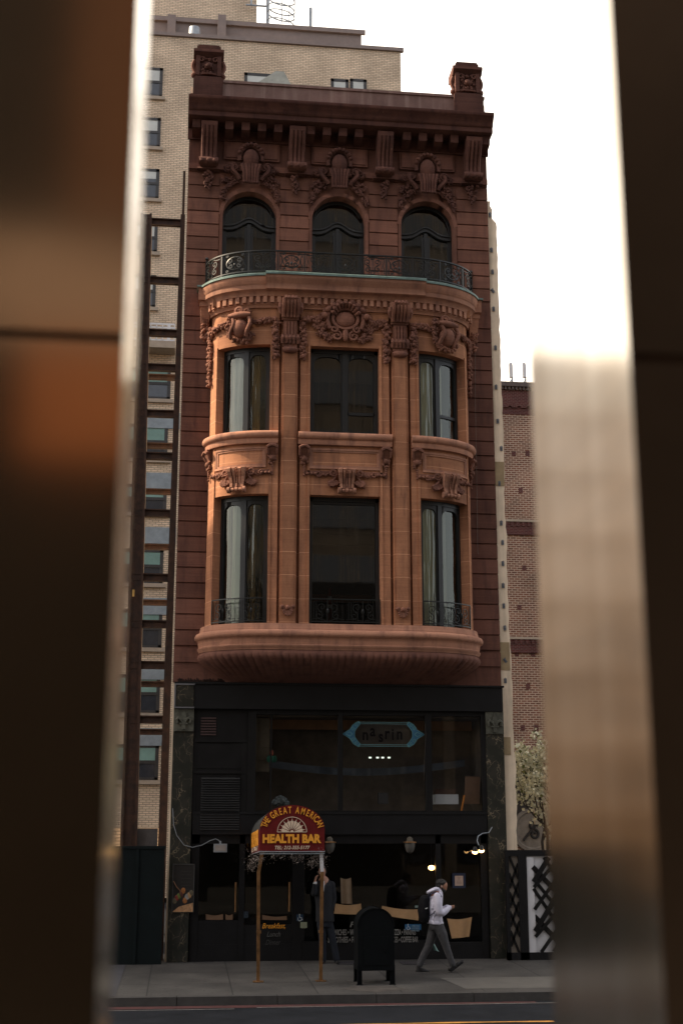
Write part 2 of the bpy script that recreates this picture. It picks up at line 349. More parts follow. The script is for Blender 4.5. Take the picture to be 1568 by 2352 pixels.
# --------- ornament helpers, all in (s,n,z) of a map
def scroll(cs,cz,r0,r1,a0,turns,k=18):
    return [(cs+(r0+(r1-r0)*i/k)*math.cos(a0+2*math.pi*turns*i/k),cz+(r0+(r1-r0)*i/k)*math.sin(a0+2*math.pi*turns*i/k)) for i in range(k+1)]
def otube(mb,M_,pts,n,r,sides=6):
    mb.tube([M_(p[0],n if len(p)<3 else p[2],p[1]) for p in pts],r,sides)
def blob(mb,M_,s,n,z,r,seg=6,ring=4,st=(1,1,1)):
    rt=Matrix.Rotation(random.uniform(0,3),3,'Y')@Matrix.Rotation(random.uniform(-.5,.5),3,'X')
    mb.ell(M_(s,n,z),(r*st[0],r*st[1],r*st[2]),seg,ring,rt)
def leafy(mb,M_,path,wd,n0=.04,dens=55,rr=.035):
    L=0
    for i in range(len(path)-1):
        (a,b),(c,d)=path[i],path[i+1]; l=math.hypot(c-a,d-b); k=max(2,int(l*dens))
        for j in range(k):
            t=j/k; s=a+(c-a)*t; z=b+(d-b)*t
            px,pz=-(d-b)/l,(c-a)/l; o=random.uniform(-wd,wd)
            q=random.uniform(.6,1.25)*rr
            blob(mb,M_,s+px*o,n0+random.uniform(.0,.05)*(1-abs(o)/wd*.6),z+pz*o,q,6,4,(1.3,.8,.7))
def mirror(pts,c=0): return [(2*c-p[0],)+tuple(p[1:]) for p in pts]
# ================================================================== GROUND (setting)
CURB=-4.95
def gz(y): return .03*(y-CURB)    # pavement rises gently to the house
struct(MB().add([(-400,-400,-.19),(400,-400,-.19),(400,900,-.19),(-400,900,-.19)],[(0,1,2,3)]).build('ground','asphalt'))
struct(MB().add([(-200,-19.5,-.15),(200,-19.5,-.15),(200,CURB,-.15),(-200,CURB,-.15)],[(0,1,2,3)]).build('road','asphalt'))
def sidewalk_mat():
    m,t,b=newmat('sidewalk_concrete'); b.inputs['Roughness'].default_value=.8
    co=coords(t); mp=N(t,'ShaderNodeMapping'); mp.inputs['Location'].default_value=(.55,.2,0); t.links.new(co,mp.inputs[0])
    bt=N(t,'ShaderNodeTexBrick'); t.links.new(mp.outputs[0],bt.inputs['Vector']); bt.offset=0; bt.inputs['Scale'].default_value=1
    bt.inputs['Brick Width'].default_value=1.55; bt.inputs['Row Height'].default_value=1.55; bt.inputs['Mortar Size'].default_value=.014
    bt.inputs['Color1'].default_value=(.044,.041,.038,1); bt.inputs['Color2'].default_value=(.063,.059,.054,1); bt.inputs['Mortar'].default_value=(.012,.011,.010,1)
    nz=N(t,'ShaderNodeTexNoise'); nz.inputs['Scale'].default_value=.9; nz.inputs['Detail'].default_value=7; t.links.new(co,nz.inputs['Vector'])
    mr=N(t,'ShaderNodeMapRange'); mr.inputs[1].default_value=.3; mr.inputs[2].default_value=.7; mr.inputs[3].default_value=.42; mr.inputs[4].default_value=1.2; t.links.new(nz.outputs['Fac'],mr.inputs[0])
    mx=N(t,'ShaderNodeMixRGB',blend_type='MULTIPLY'); mx.inputs['Fac'].default_value=1; t.links.new(bt.outputs['Color'],mx.inputs['Color1']); t.links.new(mr.outputs[0],mx.inputs['Color2'])
    n2=N(t,'ShaderNodeTexNoise'); n2.inputs['Scale'].default_value=14; n2.inputs['Detail'].default_value=4; t.links.new(co,n2.inputs['Vector'])
    r2=N(t,'ShaderNodeValToRGB'); r2.color_ramp.elements[0].position=.60; r2.color_ramp.elements[1].position=.64; r2.color_ramp.elements[0].color=(1,1,1,1); r2.color_ramp.elements[1].color=(.5,.5,.5,1); t.links.new(n2.outputs['Fac'],r2.inputs[0])
    m2=N(t,'ShaderNodeMixRGB',blend_type='MULTIPLY'); m2.inputs['Fac'].default_value=1; t.links.new(mx.outputs[0],m2.inputs['Color1']); t.links.new(r2.outputs[0],m2.inputs['Color2'])
    t.links.new(m2.outputs[0],b.inputs['Base Color'])
    return m
M['walk']=sidewalk_mat()
struct(MB().hexa([(-200,CURB+.16,-.19),(200,CURB+.16,-.19),(200,1.5,-.19),(-200,1.5,-.19),(-200,CURB+.16,gz(CURB+.16)),(200,CURB+.16,gz(CURB+.16)),(200,1.5,gz(1.5)),(-200,1.5,gz(1.5))]).build('sidewalk','walk',smooth=0))
k=MB()
for i in range(-40,60):
    k.hexa([(i*1.8,CURB-.02,-.19),(i*1.8+1.788,CURB-.02,-.19),(i*1.8+1.788,CURB+.155,-.19),(i*1.8,CURB+.155,-.19),(i*1.8,CURB,.0),(i*1.8+1.788,CURB,.0),(i*1.8+1.788,CURB+.155,.006),(i*1.8,CURB+.155,.006)])
struct(k.build('kerb','curb',smooth=0))
struct(MB().hexa([(-200,-60,-.19),(200,-60,-.19),(200,-19.5,-.19),(-200,-19.5,-.19),(-200,-60,.02),(200,-60,.02),(200,-19.5,.0),(-200,-19.5,.0)]).build('opposite_sidewalk','walk',smooth=0))
struct(MB().add([(-60,CURB-.52,-.146),(1.2,CURB-.40,-.146),(1.2,CURB-.06,-.146),(-60,CURB-.06,-.146)],[(0,1,2,3)]).add([(1.2,CURB-.40,-.146),(6.5,CURB-.30,-.146),(6.5,CURB-.12,-.146),(1.2,CURB-.06,-.146)],[(0,1,2,3)]).build('bus_lane','redlane',smooth=0))
struct(MB().add([(-60,CURB-.66,-.142),(1.0,CURB-.60,-.142),(1.0,CURB-.56,-.142),(-60,CURB-.55,-.142)],[(0,1,2,3)]).add([(1.4,CURB-.46,-.142),(20,CURB-.30,-.142),(20,CURB-.20,-.142),(1.4,CURB-.42,-.142)],[(0,1,2,3)]).build('lane_line','whiteline',smooth=0))
P=[];F_=[]
for i in range(20):
    x=1.0+i*.27; y=-7.82+.16*math.sin(i*.12); w_=.035+.02*math.sin(i*1.1)+.02
    P+= [(x,y-w_,-.142),(x,y+w_,-.142)]
F_=[(2*i,2*i+2,2*i+3,2*i+1) for i in range(19)]
struct(MB().add(P,F_).build('centre_line','yellowline',smooth=0))
# ================================================================== TOWNHOUSE
TH_=thing('townhouse','narrow brownstone town house with a curved bay, carved cornice and black shop front','town house',(3.5,0,0))
# ---- body
b=MB(); b.box(-.24,7.22,1.6,14,0,21.0); b.build('building_core','dark',TH_,smooth=0)
b=MB(); b.box(-.29,-.24,.05,14,.0,21.2); b.box(7.22,7.27,.05,14,.0,21.2); b.build('side_wall','cream',TH_,smooth=0)
b=MB(); b.box(-.24,7.22,.3,14,21.0,21.1); b.build('roof','mauve',TH_,smooth=0)
# ---- rusticated piers
b=MB()
def pier(x0,x1,z0,z1,pitch,zref,nm='pier_wall',mt='wall'):
    b=MB()
    b.box(x0,x1,.035,.32,z0,z1)
    z=zref+pitch*math.floor((z0-zref)/pitch)
    while z<z1-.02:
        a=max(z+.02,z0); c=min(z+pitch-.018,z1)
        if c-a>.05:
            b.hexa([(x0,.0,a),(x1,.0,a),(x1,.04,a-.008),(x0,.04,a-.008),(x0,.0,c),(x1,.0,c),(x1,.04,c+.008),(x0,.04,c+.008)])
        z+=pitch
    b.build(nm,mt,TH_,smooth=0)
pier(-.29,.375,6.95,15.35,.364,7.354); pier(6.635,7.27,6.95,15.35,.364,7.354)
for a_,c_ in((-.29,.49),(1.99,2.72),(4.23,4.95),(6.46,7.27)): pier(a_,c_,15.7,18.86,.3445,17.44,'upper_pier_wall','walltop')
b=MB()
b.box(-.29,7.27,.0,.3,6.16,6.95)
b.box(-.29,7.27,.02,.3,15.35,15.7)
b.box(-.29,.375,-.03,.0,6.62,6.93); b.box(6.635,7.27,-.03,.0,6.62,6.93)
b.box(-.29,7.27,.0,.3,18.86,21.0)
b.build('plain_wall','wall',TH_,smooth=0)
# ---- arched openings of the top floor
b=MB()
AR=[1.25,3.465,5.705]; AW=.665; AZ=17.70
def arch_pts(cx,r,z,k=16,sz=1): return [(cx-r*math.cos(math.pi*i/k),z+r*math.sin(math.pi*i/k)*sz) for i in range(k+1)]
def arch_panel(b,x0,x1,z0,z1,cx,r,zs,y0,y1):
    k=16; A=arch_pts(cx,r,zs,k)
    for i in range(k):
        (a,c),(d,e)=A[i],A[i+1]
        b.hexa([(a,y0,c),(d,y0,e),(d,y1,e),(a,y1,c),(a,y0,z1),(d,y0,z1),(d,y1,z1),(a,y1,z1)])
    b.box(x0,cx-r,y0,y1,z0,z1); b.box(cx+r,x1,y0,y1,z0,z1)
for cx,(x0,x1) in zip(AR,[(.49,1.99),(2.72,4.23),(4.95,6.46)]):
    arch_panel(b,x0,x1,15.7,18.86,cx,AW,AZ,.02,.36)
    # raised architrave following the arch
    k=20; 
    for i in range(k):
        a0=math.pi*i/k;a1=math.pi*(i+1)/k
        q=lambda r,a,y:(cx-r*math.cos(a),y,AZ+r*math.sin(a))
        b.hexa([q(AW,a0,-.02),q(AW,a1,-.02),q(AW,a1,.03),q(AW,a0,.03),q(AW+.1,a0,-.02),q(AW+.1,a1,-.02),q(AW+.1,a1,.03),q(AW+.1,a0,.03)])
    b.box(cx-AW-.075,cx-AW,-.02,.03,15.72,AZ); b.box(cx+AW,cx+AW+.075,-.02,.03,15.72,AZ)
b.build('arch_surround','walltop',TH_)
for cx in AR:
    f=MB()
    for i in range(20):
        a0=math.pi*i/20;a1=math.pi*(i+1)/20
        q=lambda r,a,y:(cx-r*math.cos(a),y,AZ+r*math.sin(a))
        f.hexa([q(AW-.07,a0,.26),q(AW-.07,a1,.26),q(AW-.07,a1,.34),q(AW-.07,a0,.34),q(AW+.01,a0,.26),q(AW+.01,a1,.26),q(AW+.01,a1,.34),q(AW+.01,a0,.34)])
    f.box(cx-AW-.01,cx-AW+.07,.26,.34,15.72,AZ); f.box(cx+AW-.07,cx+AW+.01,.26,.34,15.72,AZ)
    f.box(cx-.045,cx+.045,.24,.34,15.72,17.6)
    # shaped transom bar: crest over the middle, low at the sides
    pts=[]
    for i in range(19):
        u=-1+2*i/18; z=17.47+.22*math.exp(-(u/.42)**2); pts.append((cx+u*(AW-.03),z))
    for i in range(18):
        (a,c),(d,e)=pts[i],pts[i+1]
        f.hexa([(a,.22,c-.05),(d,.22,e-.05),(d,.33,e-.05),(a,.33,c-.05),(a,.22,c+.05),(d,.22,e+.05),(d,.33,e+.05),(a,.33,c+.05)])
        f.hexa([(a,.19,c+.04),(d,.19,e+.04),(d,.3,e+.04),(a,.3,c+.04),(a,.19,c+.075),(d,.19,e+.075),(d,.3,e+.075),(a,.3,c+.075)])
    for sx in(-1,1):   # sash stiles with shaped heads
        x0=cx+sx*.05; x1=cx+sx*(AW-.07)
        f.box(min(x0,x0+sx*.05),max(x0,x0+sx*.05),.27,.33,15.72,17.5); f.box(min(x1,x1-sx*.04),max(x1,x1-sx*.04),.27,.33,15.72,17.5)
        f.box(min(x0,x1),max(x0,x1),.27,.33,15.72,15.95)
    fo=f.build('arched_window_frame','frame',TH_)
    g=MB(); A=arch_pts(cx,AW-.05,AZ,20)
    g.add([(x,.30,z) for x,z in A]+[(cx+AW-.05,.30,15.74),(cx-AW+.05,.30,15.74)],[tuple(range(len(A)+2))]); g.build('pane','glass',fo,smooth=0)
    f=MB(); f.box(cx-.58,cx-.06,.5,.52,15.74,17.4); f.box(cx+.06,cx+.58,.5,.52,15.74,17.4); f.build('curtain',mat('grey_curtain',(.10,.105,.11),.9,var=.2,scale=2),fo,smooth=0)
# ---- entablature: frieze panels, modillions, cornice, parapet
b=MB()
for x0,x1 in((.58,1.97),(2.78,4.19),(5.01,6.42)):
    b.box(x0,x1,-.05,.0,19.2,19.68); b.box(x0+.05,x1-.05,-.07,-.05,19.25,19.63)
b.box(-.29,7.27,-.05,0,18.9,19.05)
b.build('frieze_panel','wall',TH_,smooth=0)
b=MB()
b.sweep(FLAT,[(0,19.70),(.05,19.70),(.05,20.0),(.16,20.0),(.16,20.03),(.56,20.04),(.60,20.06),(.60,20.18),(.64,20.2),(.66,20.25),(.72,20.33),(.80,20.40),(.82,20.42),(.82,20.49),(.2,20.56),(0,20.56)],-.33,7.31)
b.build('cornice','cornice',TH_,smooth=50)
for i in range(19):
    x=-.22+i*.405
    if any(abs(x+.11-c)<.28 for c in (.2,2.39,4.6,6.86)): continue
    m=MB(); m.hexa([(x,-.42,19.82),(x+.2,-.42,19.82),(x+.2,-.05,19.74),(x,-.05,19.74),(x,-.46,20.02),(x+.2,-.46,20.02),(x+.2,-.05,20.02),(x,-.05,20.02)])
    m.build('modillion','cornice',TH_,smooth=0)
b=MB(); b.box(-.2,7.18,-.26,.1,20.55,21.18); b.box(-.22,7.2,-.29,.12,21.18,21.25)
b.build('parapet',mat('parapet_stone',(.17,.10,.085),.85,var=.3,scale=1.5,bump=.2,stain=(.30,.21,.18,.6)),TH_,smooth=0)
# ---- carved pedestals on the parapet
def pedestal(cx):
    b=MB(); b.box(cx-.37,cx+.37,-.34,.3,20.55,21.26); b.box(cx-.33,cx+.33,-.30,.28,21.26,21.32)
    b.box(cx-.27,cx+.27,-.24,.24,21.32,21.92)
    for sx in(-1,1): b.box(cx+sx*.27-.05,cx+sx*.27+.05,-.29,-.2,21.36,21.9)
    b.sweep(FLAT,[(-.3,21.88),(.25,21.88),(.30,21.93),(.36,21.98),(.36,22.05),(.31,22.05),(.31,22.09),(-.3,22.09)],cx-.38,cx+.38)
    b.box(cx-.30,cx+.30,-.25,.25,22.09,22.2); b.box(cx-.27,cx+.27,-.23,.23,22.2,22.25)
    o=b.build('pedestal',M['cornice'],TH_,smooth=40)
    c=MB()
    for sx in(-1,1):
        otube(c,FLAT,[(cx+sx*(.34+.05*math.sin(i*.5)),21.85-.05*i,.12) for i in range(10)],.12,.055)
        blob(c,FLAT,cx+sx*.35,.15,21.42,.09); otube(c,FLAT,scroll(cx+sx*.17,21.8,.08,.02,0,1.2),.27,.025)
    for i in range(26): blob(c,FLAT,cx+random.uniform(-.17,.17),.25,random.uniform(21.42,21.84),random.uniform(.03,.055))
    blob(c,FLAT,cx,.28,21.62,.1); otube(c,FLAT,[(cx-.2,21.38),(cx-.1,21.4),(cx+.1,21.4),(cx+.2,21.38)],.28,.035)
    c.build('carving','carve2',o,smooth=60)
pedestal(.14); pedestal(6.77)
b=MB(); b.box(6.2,6.75,9,9.6,21,22.5); b.box(6.1,6.85,8.9,9.7,22.5,22.7); b.build('chimney','wall',TH_,smooth=0)
# ---- big fluted consoles between the arches
for cx in(.2,2.39,4.6,6.86):
    c=MB(); hw=.2
    prof=[(0,19.98),(.5,19.98),(.5,19.86),(.46,19.72),(.36,19.56),(.27,19.40),(.22,19.22),(.24,19.08),(.26,18.98),(.2,18.92),(0,18.92)]
    c.sweep(FLAT,prof,cx-hw,cx+hw)
    for u in(-.15,-.05,.05,.15):
        c.tube([(cx+u,-n-.01,z) for n,z in prof[2:9]],.04,6)
    for u in(-.16,0,.16):
        blob(c,FLAT,cx+u,.3,19.0,.075)
    c.lathe((cx,-.23,19.02),[(0.0,-.24),(.1,-.24),(.11,0),(.1,.24),(0,.24)],10,'x')
    c.sweep(FLAT,[(0,18.92),(.12,18.92),(.15,18.86),(0,18.84)],cx-.27,cx+.27)
    for j in range(26):
        t=j/26; blob(c,FLAT,cx+random.uniform(-1,1)*.15*(1-t*.7),.08,18.82-t*.5,.05*(1-t*.3))
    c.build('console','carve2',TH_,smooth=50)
# ---- cartouches over the arches with foliage in the spandrels
for cx in AR:
    c=MB()
    c.ell((cx,-.16,19.18),(.2,.13,.26),12,8)
    c.tube([(cx+.28*math.cos(a),-.15,19.2+.33*math.sin(a)) for a in [math.pi*i/12 for i in range(-1,14)]],.055,6)
    for i in range(9):
        a=math.pi*(.1+.8*i/8); blob(c,FLAT,cx+.3*math.cos(a),.2,19.22+.34*math.sin(a),.06)
    for u in(-.2,-.12,-.04,.04,.12,.2):
        c.tube([(cx+u*1.1,-.26,18.98),(cx+u*.85,-.28,18.78),(cx+u*.8,-.22,18.5)],[.05,.045,.035],6)
        blob(c,FLAT,cx+u*.8,.25,18.5,.045)
    for sx in(-1,1):
        c.tube([FLAT(p[0],.12,p[1]) for p in [(cx+sx*(.36-.1*math.cos(i*.5)),18.62+.05*i) for i in range(9)]],.06,6)
        otube(c,FLAT,scroll(cx+sx*.42,19.0,.11,.03,0,1.5*sx),.1,.035); otube(c,FLAT,scroll(cx+sx*.55,18.93,.08,.02,2,-1.3*sx),.08,.03)
        A=[(cx+sx*.3,18.95),(cx+sx*.48,18.9),(cx+sx*.66,18.95)]; leafy(c,FLAT,A,.07,.05,60,.045)
        A=[(cx+sx*.32,18.62),(cx+sx*.52,18.5),(cx+sx*.66,18.3),(cx+sx*.70,18.1)]; leafy(c,FLAT,A,.06,.03,80,.04)
        A=[(cx+sx*.42,18.75),(cx+sx*.6,18.62),(cx+sx*.69,18.55)]; leafy(c,FLAT,A,.08,.03,80,.04)
    c.build('cartouche','carve2',TH_,smooth=60)
# ================================================================== BAY
GR0,GR1=1.045,1.105; PL0,PL1=1.125,1.475; GS0,GS1=1.495,1.545
b=MB(); RD=.30
def wallcell(s0,s1,z0,z1,n=0,th=.30): b.cbox(BAY,s0,s1,n-th,n,z0,z1)
for sg in(-1,1):
    q=lambda a,c:(min(sg*a,sg*c),max(sg*a,sg*c))
    for (a,c) in((.815,GR0),(GS1,WI),(WO,SH)): wallcell(*q(a,c),7.39,14.98)
    wallcell(*q(GR1,GS0),7.39,14.98)
    for a,c in((GR0,GR1),(GS0,GS1)): b.cbox(BAY,*q(a,c),-.3,-.13,7.39,14.98)
    for z0,z1 in((10.38,11.84),(14.0,14.98)): wallcell(*q(WI,WO),z0,z1)
    b.cbox(BAY,*q(PL0,PL1),0,.055,7.39,14.0); b.cbox(BAY,*q(PL0+.04,PL1-.04),.055,.075,7.75,14.0)
    b.cbox(BAY,*q(WI-.06,WI),0,.025,7.39,14.05); b.cbox(BAY,*q(WO,WO+.06),0,.025,7.39,14.05)
    b.cbox(BAY,*q(.815,.87),0,.025,7.39,14.05)
for z0,z1 in((10.38,11.84),(14.0,14.98)): wallcell(-.815,.815,z0,z1)
b.box(BC-3.12,BC+3.12,-.55,.05,15.05,15.3)
b.build('bay_wall','bay',TH_,smooth=40)
b=MB(); # dark lining behind the bay windows
b.cbox(BAY,-SH,SH,-.31,-.30,7.2,7.39); b.box(BC-2.6,BC+2.6,.9,.95,7.0,15.0); b.cbox(BAY,-2.9,2.9,-.75,-.6,10.6,11.6)
b.build('bay_interior','interior',TH_,smooth=0)
b=MB()
b.box(BC-3,BC+3,-.5,1.0,6.9,7.15); b.build('bay_floor','dark',TH_,smooth=0)
# joint between floors for shade
def archhead(f,s0,s1,z0,z1,n0,n1,r,k=10):
    """board with a round-cornered arched opening: opening from s0..s1 springs at z0, board up to z1"""
    w=s1-s0; pts=[]
    for i in range(k+1):
        a=math.pi*i/k; c=-math.cos(a); u=(abs(c)**.7)*(1 if c>0 else -1); pts.append((s0+w*(u+1)/2,z0+r*math.sin(a)**.8))
    for (a,c),(d,e) in zip(pts[:-1],pts[1:]):
        if d-a<1e-4: continue
        f.hexa([BAY(a,n1,c),BAY(d,n1,e),BAY(d,n0,e),BAY(a,n0,c),BAY(a,n1,z1),BAY(d,n1,z1),BAY(d,n0,z1),BAY(a,n0,z1)])
def bay_window(s0,s1,z0,z1,mull,single=False,ch=.0,gm='bayglass'):
    f=MB(); n0,n1=-.30,-.20; fw=.085
    f.cbox(BAY,s0,s0+fw,n0,n1,z0,z1); f.cbox(BAY,s1-fw,s1,n0,n1,z0,z1); f.cbox(BAY,s0,s1,n0,n1,z1-.1,z1); f.cbox(BAY,s0,s1,n0,n1,z0,z0+.05)
    if single:
        f.cbox(BAY,s0+fw,s1-fw,n0-.005,n1-.03,z1-.16,z1-.1)
    else:
        mid=mull; f.cbox(BAY,mid-.06,mid+.06,n0,n1+.02,z0,z1-.1)
        for a,c,low in((s0+fw,mid-.06,0),(mid+.06,s1-fw,1)):
            archhead(f,a+.03,c-.03,z1-.38,z1-.1,n0+.02,n1-.02,.2)
            f.cbox(BAY,a,a+.03,n0+.01,n1-.02,z0+.05,z1-.1); f.cbox(BAY,c-.03,c,n0+.01,n1-.02,z0+.05,z1-.1)
            if low and ch: f.cbox(BAY,a,c,n0+.03,n1-.02,z0+ch,z0+ch+.07)
    o=f.build('bay_window_frame','frame',TH_)
    k=max(1,int((s1-s0)/.05)) if abs(s0+s1)>.1 else 1
    g=MB(); vs=[];fs=[]
    for i in range(k+1):
        u=s0+.02+(s1-s0-.04)*i/k; vs+=[BAY(u,-.26,z0+.02),BAY(u,-.26,z1-.02)]
    fs=[(2*i,2*i+2,2*i+3,2*i+1) for i in range(k)]
    g.add(vs,fs).build('pane',gm,o,smooth=80)
    return o
M['palec']=mat('pale_reflection_drape',(.74,.80,.70),.7,var=.1,scale=1); M['goldc']=mat('gold_reflection_drape',(.60,.43,.20),.7,var=.3,scale=2)  # tones standing in for sky and street reflections in the curved glass
def reflection_drape(s0,s1,z0,z1,par,m,amp,waves=4):  # folds added behind the bay panes to draw their streaked reflections
    q=MB(); k=40; vs=[]
    for i in range(k+1):
        u=s0+(s1-s0)*i/k; n=-.40+amp*math.sin(2*math.pi*waves*i/k); vs+=[BAY(u,n,z0),BAY(u,n,z1)]
    q.add(vs,[(2*i,2*i+2,2*i+3,2*i+1) for i in range(k)]); q.build('curtain',m,par,smooth=80)
for sg in(-1,1):
    a,c=(WI,WO) if sg>0 else(-WO,-WI)
    mid=(a+c)/2+(.06 if sg<0 else -.10)
    o=bay_window(a,c,11.84,14.0,mid,ch=.62 if sg>0 else 0)
    reflection_drape(a+.08,mid+(.0 if sg<0 else .30),11.95,13.9,o,'blindw' if sg<0 else 'palec',.012)
    reflection_drape(mid+.12,mid+.34,11.95,13.9,o,'goldc',.03) if sg<0 else None
    o=bay_window(a,c,7.39,10.38,mid)
    if sg<0: reflection_drape(mid-.42,mid-.10,7.5,10.25,o,'palec',.05,9); reflection_drape(mid+.12,mid+.28,7.5,10.25,o,'goldc',.04,12)
    else: reflection_drape(a+.1,mid-.02,7.5,10.25,o,'palec',.02,3); reflection_drape(mid+.10,mid+.36,7.5,10.25,o,'blindw',.04,5)
o=bay_window(-.815,.815,11.84,14.0,.02,ch=.55,gm='glass'); q=MB(); q.cbox(BAY,-.72,.72,-.5,-.49,13.28,13.9); q.build('roller_blind','blind',o)
o=bay_window(-.815,.815,7.39,10.38,0,single=True,gm='glass')
q=MB(); q.cbox(BAY,-.74,.74,-.62,-.6,9.35,10.3); 
for z in(9.6,9.78,9.95): q.cbox(BAY,-.74,.74,-.6,-.58,z,z+.035)
q.build('venetian_blind',mat('brown_blind',(.12,.10,.085),.7),o,smooth=0)
q=MB(); q.cbox(BAY,-.74,.7,-.75,-.72,8.02,8.2); q.build('inner_rail',mat('ochre_board',(.16,.05,.02),.7),o,smooth=0)
# ---- sills, panels
def sillprof(z): return [(n*(.62 if n>0 else 1),q) for n,q in _sp(z)]
def _sp(z): return [(0,z-.29),(.13,z-.29),(.15,z-.26),(.15,z-.17),(.19,z-.16),(.22,z-.145),(.255,z-.12),(.27,z-.08),(.262,z-.04),(.24,z-.015),(.2,z),(-.25,z),(-.25,z-.29)]
for s0,s1 in((-1.09,1.09),(-SH+.02,-1.56),(1.56,SH-.02)):
    b=MB(); b.sweep(BAY,sillprof(11.85),s0,s1,.08); b.build('window_sill','trim',TH_,smooth=50)
    b=MB(); a,c=(s0+.26,s1-.26)
    if s0<-2: a=s0+.44
    if s1>2: c=s1-.44
    for k_,(n,t) in enumerate(((.03,.045),(.018,.07))):
        d=t if k_ else 0
        b.cbox(BAY,a+d*.6,c-d*.6,0,n,11.49-d*.6-.045,11.49-d*.6,.08); b.cbox(BAY,a+d*.6,c-d*.6,0,n,11.0+d*.6,11.045+d*.6,.08)
        b.cbox(BAY,a+d*.6,a+.045+d*.6,0,n,11.045+d*.6,11.445-d*.6,.08); b.cbox(BAY,c-.045-d*.6,c-d*.6,0,n,11.045+d*.6,11.445-d*.6,.08)
    b.build('spandrel_panel','trim',TH_,smooth=40)
# ---- little consoles with drops at panel ends
def small_console(s):
    c=MB()
    c.sweep(BAY,[(0,11.55),(.14,11.55),(.15,11.48),(.12,11.40),(.07,11.34),(.05,11.27),(0,11.27)],s-.09,s+.09,.05)
    for u in(-.1,.1):
        c.tube([BAY(s+u,n,z) for n,z in((.12,11.5),(.13,11.42),(.09,11.35),(.06,11.3))],.03,6)
    c.tube([BAY(s+u,.15,11.47+.03*math.cos(u*20)) for u in[-.12+.03*i for i in range(9)]],.04,6)
    blob(c,BAY,s,.06,11.20,.075,8,6)
    for i in range(16): blob(c,BAY,s+random.uniform(-.075,.075),.05,random.uniform(11.08,11.27),.035)
    for i in range(5): blob(c,BAY,s,.035,11.03-.045*i,.035-.003*i)
    blob(c,BAY,s,.04,10.83,.03); c.build('drop_console','carve',TH_,smooth=50)
for s in(-.95,.95,-1.68,1.68,-SH+.22,SH-.22): small_console(s)
# ---- scrolled keystones over the second floor windows + leaf band
def keystone(s,half):
    c=MB()
    prof=[(0,10.98),(.16,10.99),(.2,10.95),(.19,10.88),(.13,10.76),(.1,10.62),(.12,10.52),(.0,10.5)]
    w0,w1=.2,.145
    for u0,u1 in((-1,-.62),(-.5,-.2),(.2,.5),(.62,1)):
        for i in range(len(prof)-2):
            (n,z),(n2,z2)=prof[i],prof[i+1]; t=(10.98-z)/.48; t2=(10.98-z2)/.48
            w_=w0+(w1-w0)*t; w2=w0+(w1-w0)*t2; e=.035 if abs(u0+u1)>1 else 0
            c.hexa([BAY(s+u0*w2,-.02,z2),BAY(s+u1*w2,-.02,z2),BAY(s+u1*w2,n2+e,z2),BAY(s+u0*w2,n2+e,z2),BAY(s+u0*w_,-.02,z),BAY(s+u1*w_,-.02,z),BAY(s+u1*w_,n+e,z),BAY(s+u0*w_,n+e,z)])
    for i in range(13):
        t=i/12; z=10.97-.45*t; n=.2-.1*math.sin(t*math.pi/1.2); blob(c,BAY,s,n,z,.024,6,4)
    P0=Vector(BAY(s,.15,10.46)); 
    for u,r in((-.17,.075),(-.085,.045),(0,.055),(.085,.045),(.17,.075)):
        c.tube([BAY(s+u-.035,.14,10.46),BAY(s+u-.03,.14,10.46),BAY(s+u+.03,.14,10.46),BAY(s+u+.035,.14,10.46)],[r*.8,r,r,r*.8],10)
    c.build('keystone_scroll','trim',TH_,smooth=50)
    for sg in(-1,1):
        d=MB()
        otube(d,BAY,scroll(s+sg*.3,10.90,.09,.02,math.pi*(0 if sg<0 else 1),1.4*sg),.07,.03)
        otube(d,BAY,[(s+sg*(.24+.012*i),10.82-.02*i) for i in range(10)],.06,.035)
        for i in range(7):
            a=math.pi*(.15+.8*i/6); u=.28+.14*math.cos(a)*-1; d.tube([BAY(s+sg*.26,.05,10.72),BAY(s+sg*(.26+.17*math.cos(-a*.8+.3)),.07,10.70-.13*math.sin(a*.9))],[.03,.04],6)
        leafy(d,BAY,[(s+sg*.22,10.68),(s+sg*.42,10.64)],.07,.03,90,.035)
        d.cbox(BAY,min(s+sg*.34,s+sg*half),max(s+sg*.34,s+sg*half),0,.025,10.86,10.95,.08)
        otube(d,BAY,scroll(s+sg*(half*.68),10.87,.07,.02,0,1.3*sg),.04,.022)
        for i in range(3): blob(d,BAY,s+sg*(half-.06-.085*i),.05,10.87,.038,8,6)
        leafy(d,BAY,[(s+sg*.38,10.85),(s+sg*half*.6,10.83)],.03,.03,60,.03)
        d.build('leaf_band','carve',TH_,smooth=60)
keystone(0.03,.95); keystone(-(WI+WO)/2-.02,.78); keystone((WI+WO)/2+.02,.78)
# ---- rosettes at the pilaster feet
for s in(-1.3,1.3):
    c=MB()
    for i in range(9):
        a=math.pi*(1+.0+i/8); c.tube([BAY(s,.1,7.72),BAY(s+.12*math.cos(a),.1,7.72+.16*math.sin(a))],[.025,.035],6)
    blob(c,BAY,s,.12,7.74,.06); blob(c,BAY,s-.12,.1,7.76,.05); blob(c,BAY,s+.12,.1,7.76,.05); c.build('rosette','carve',TH_,smooth=60)
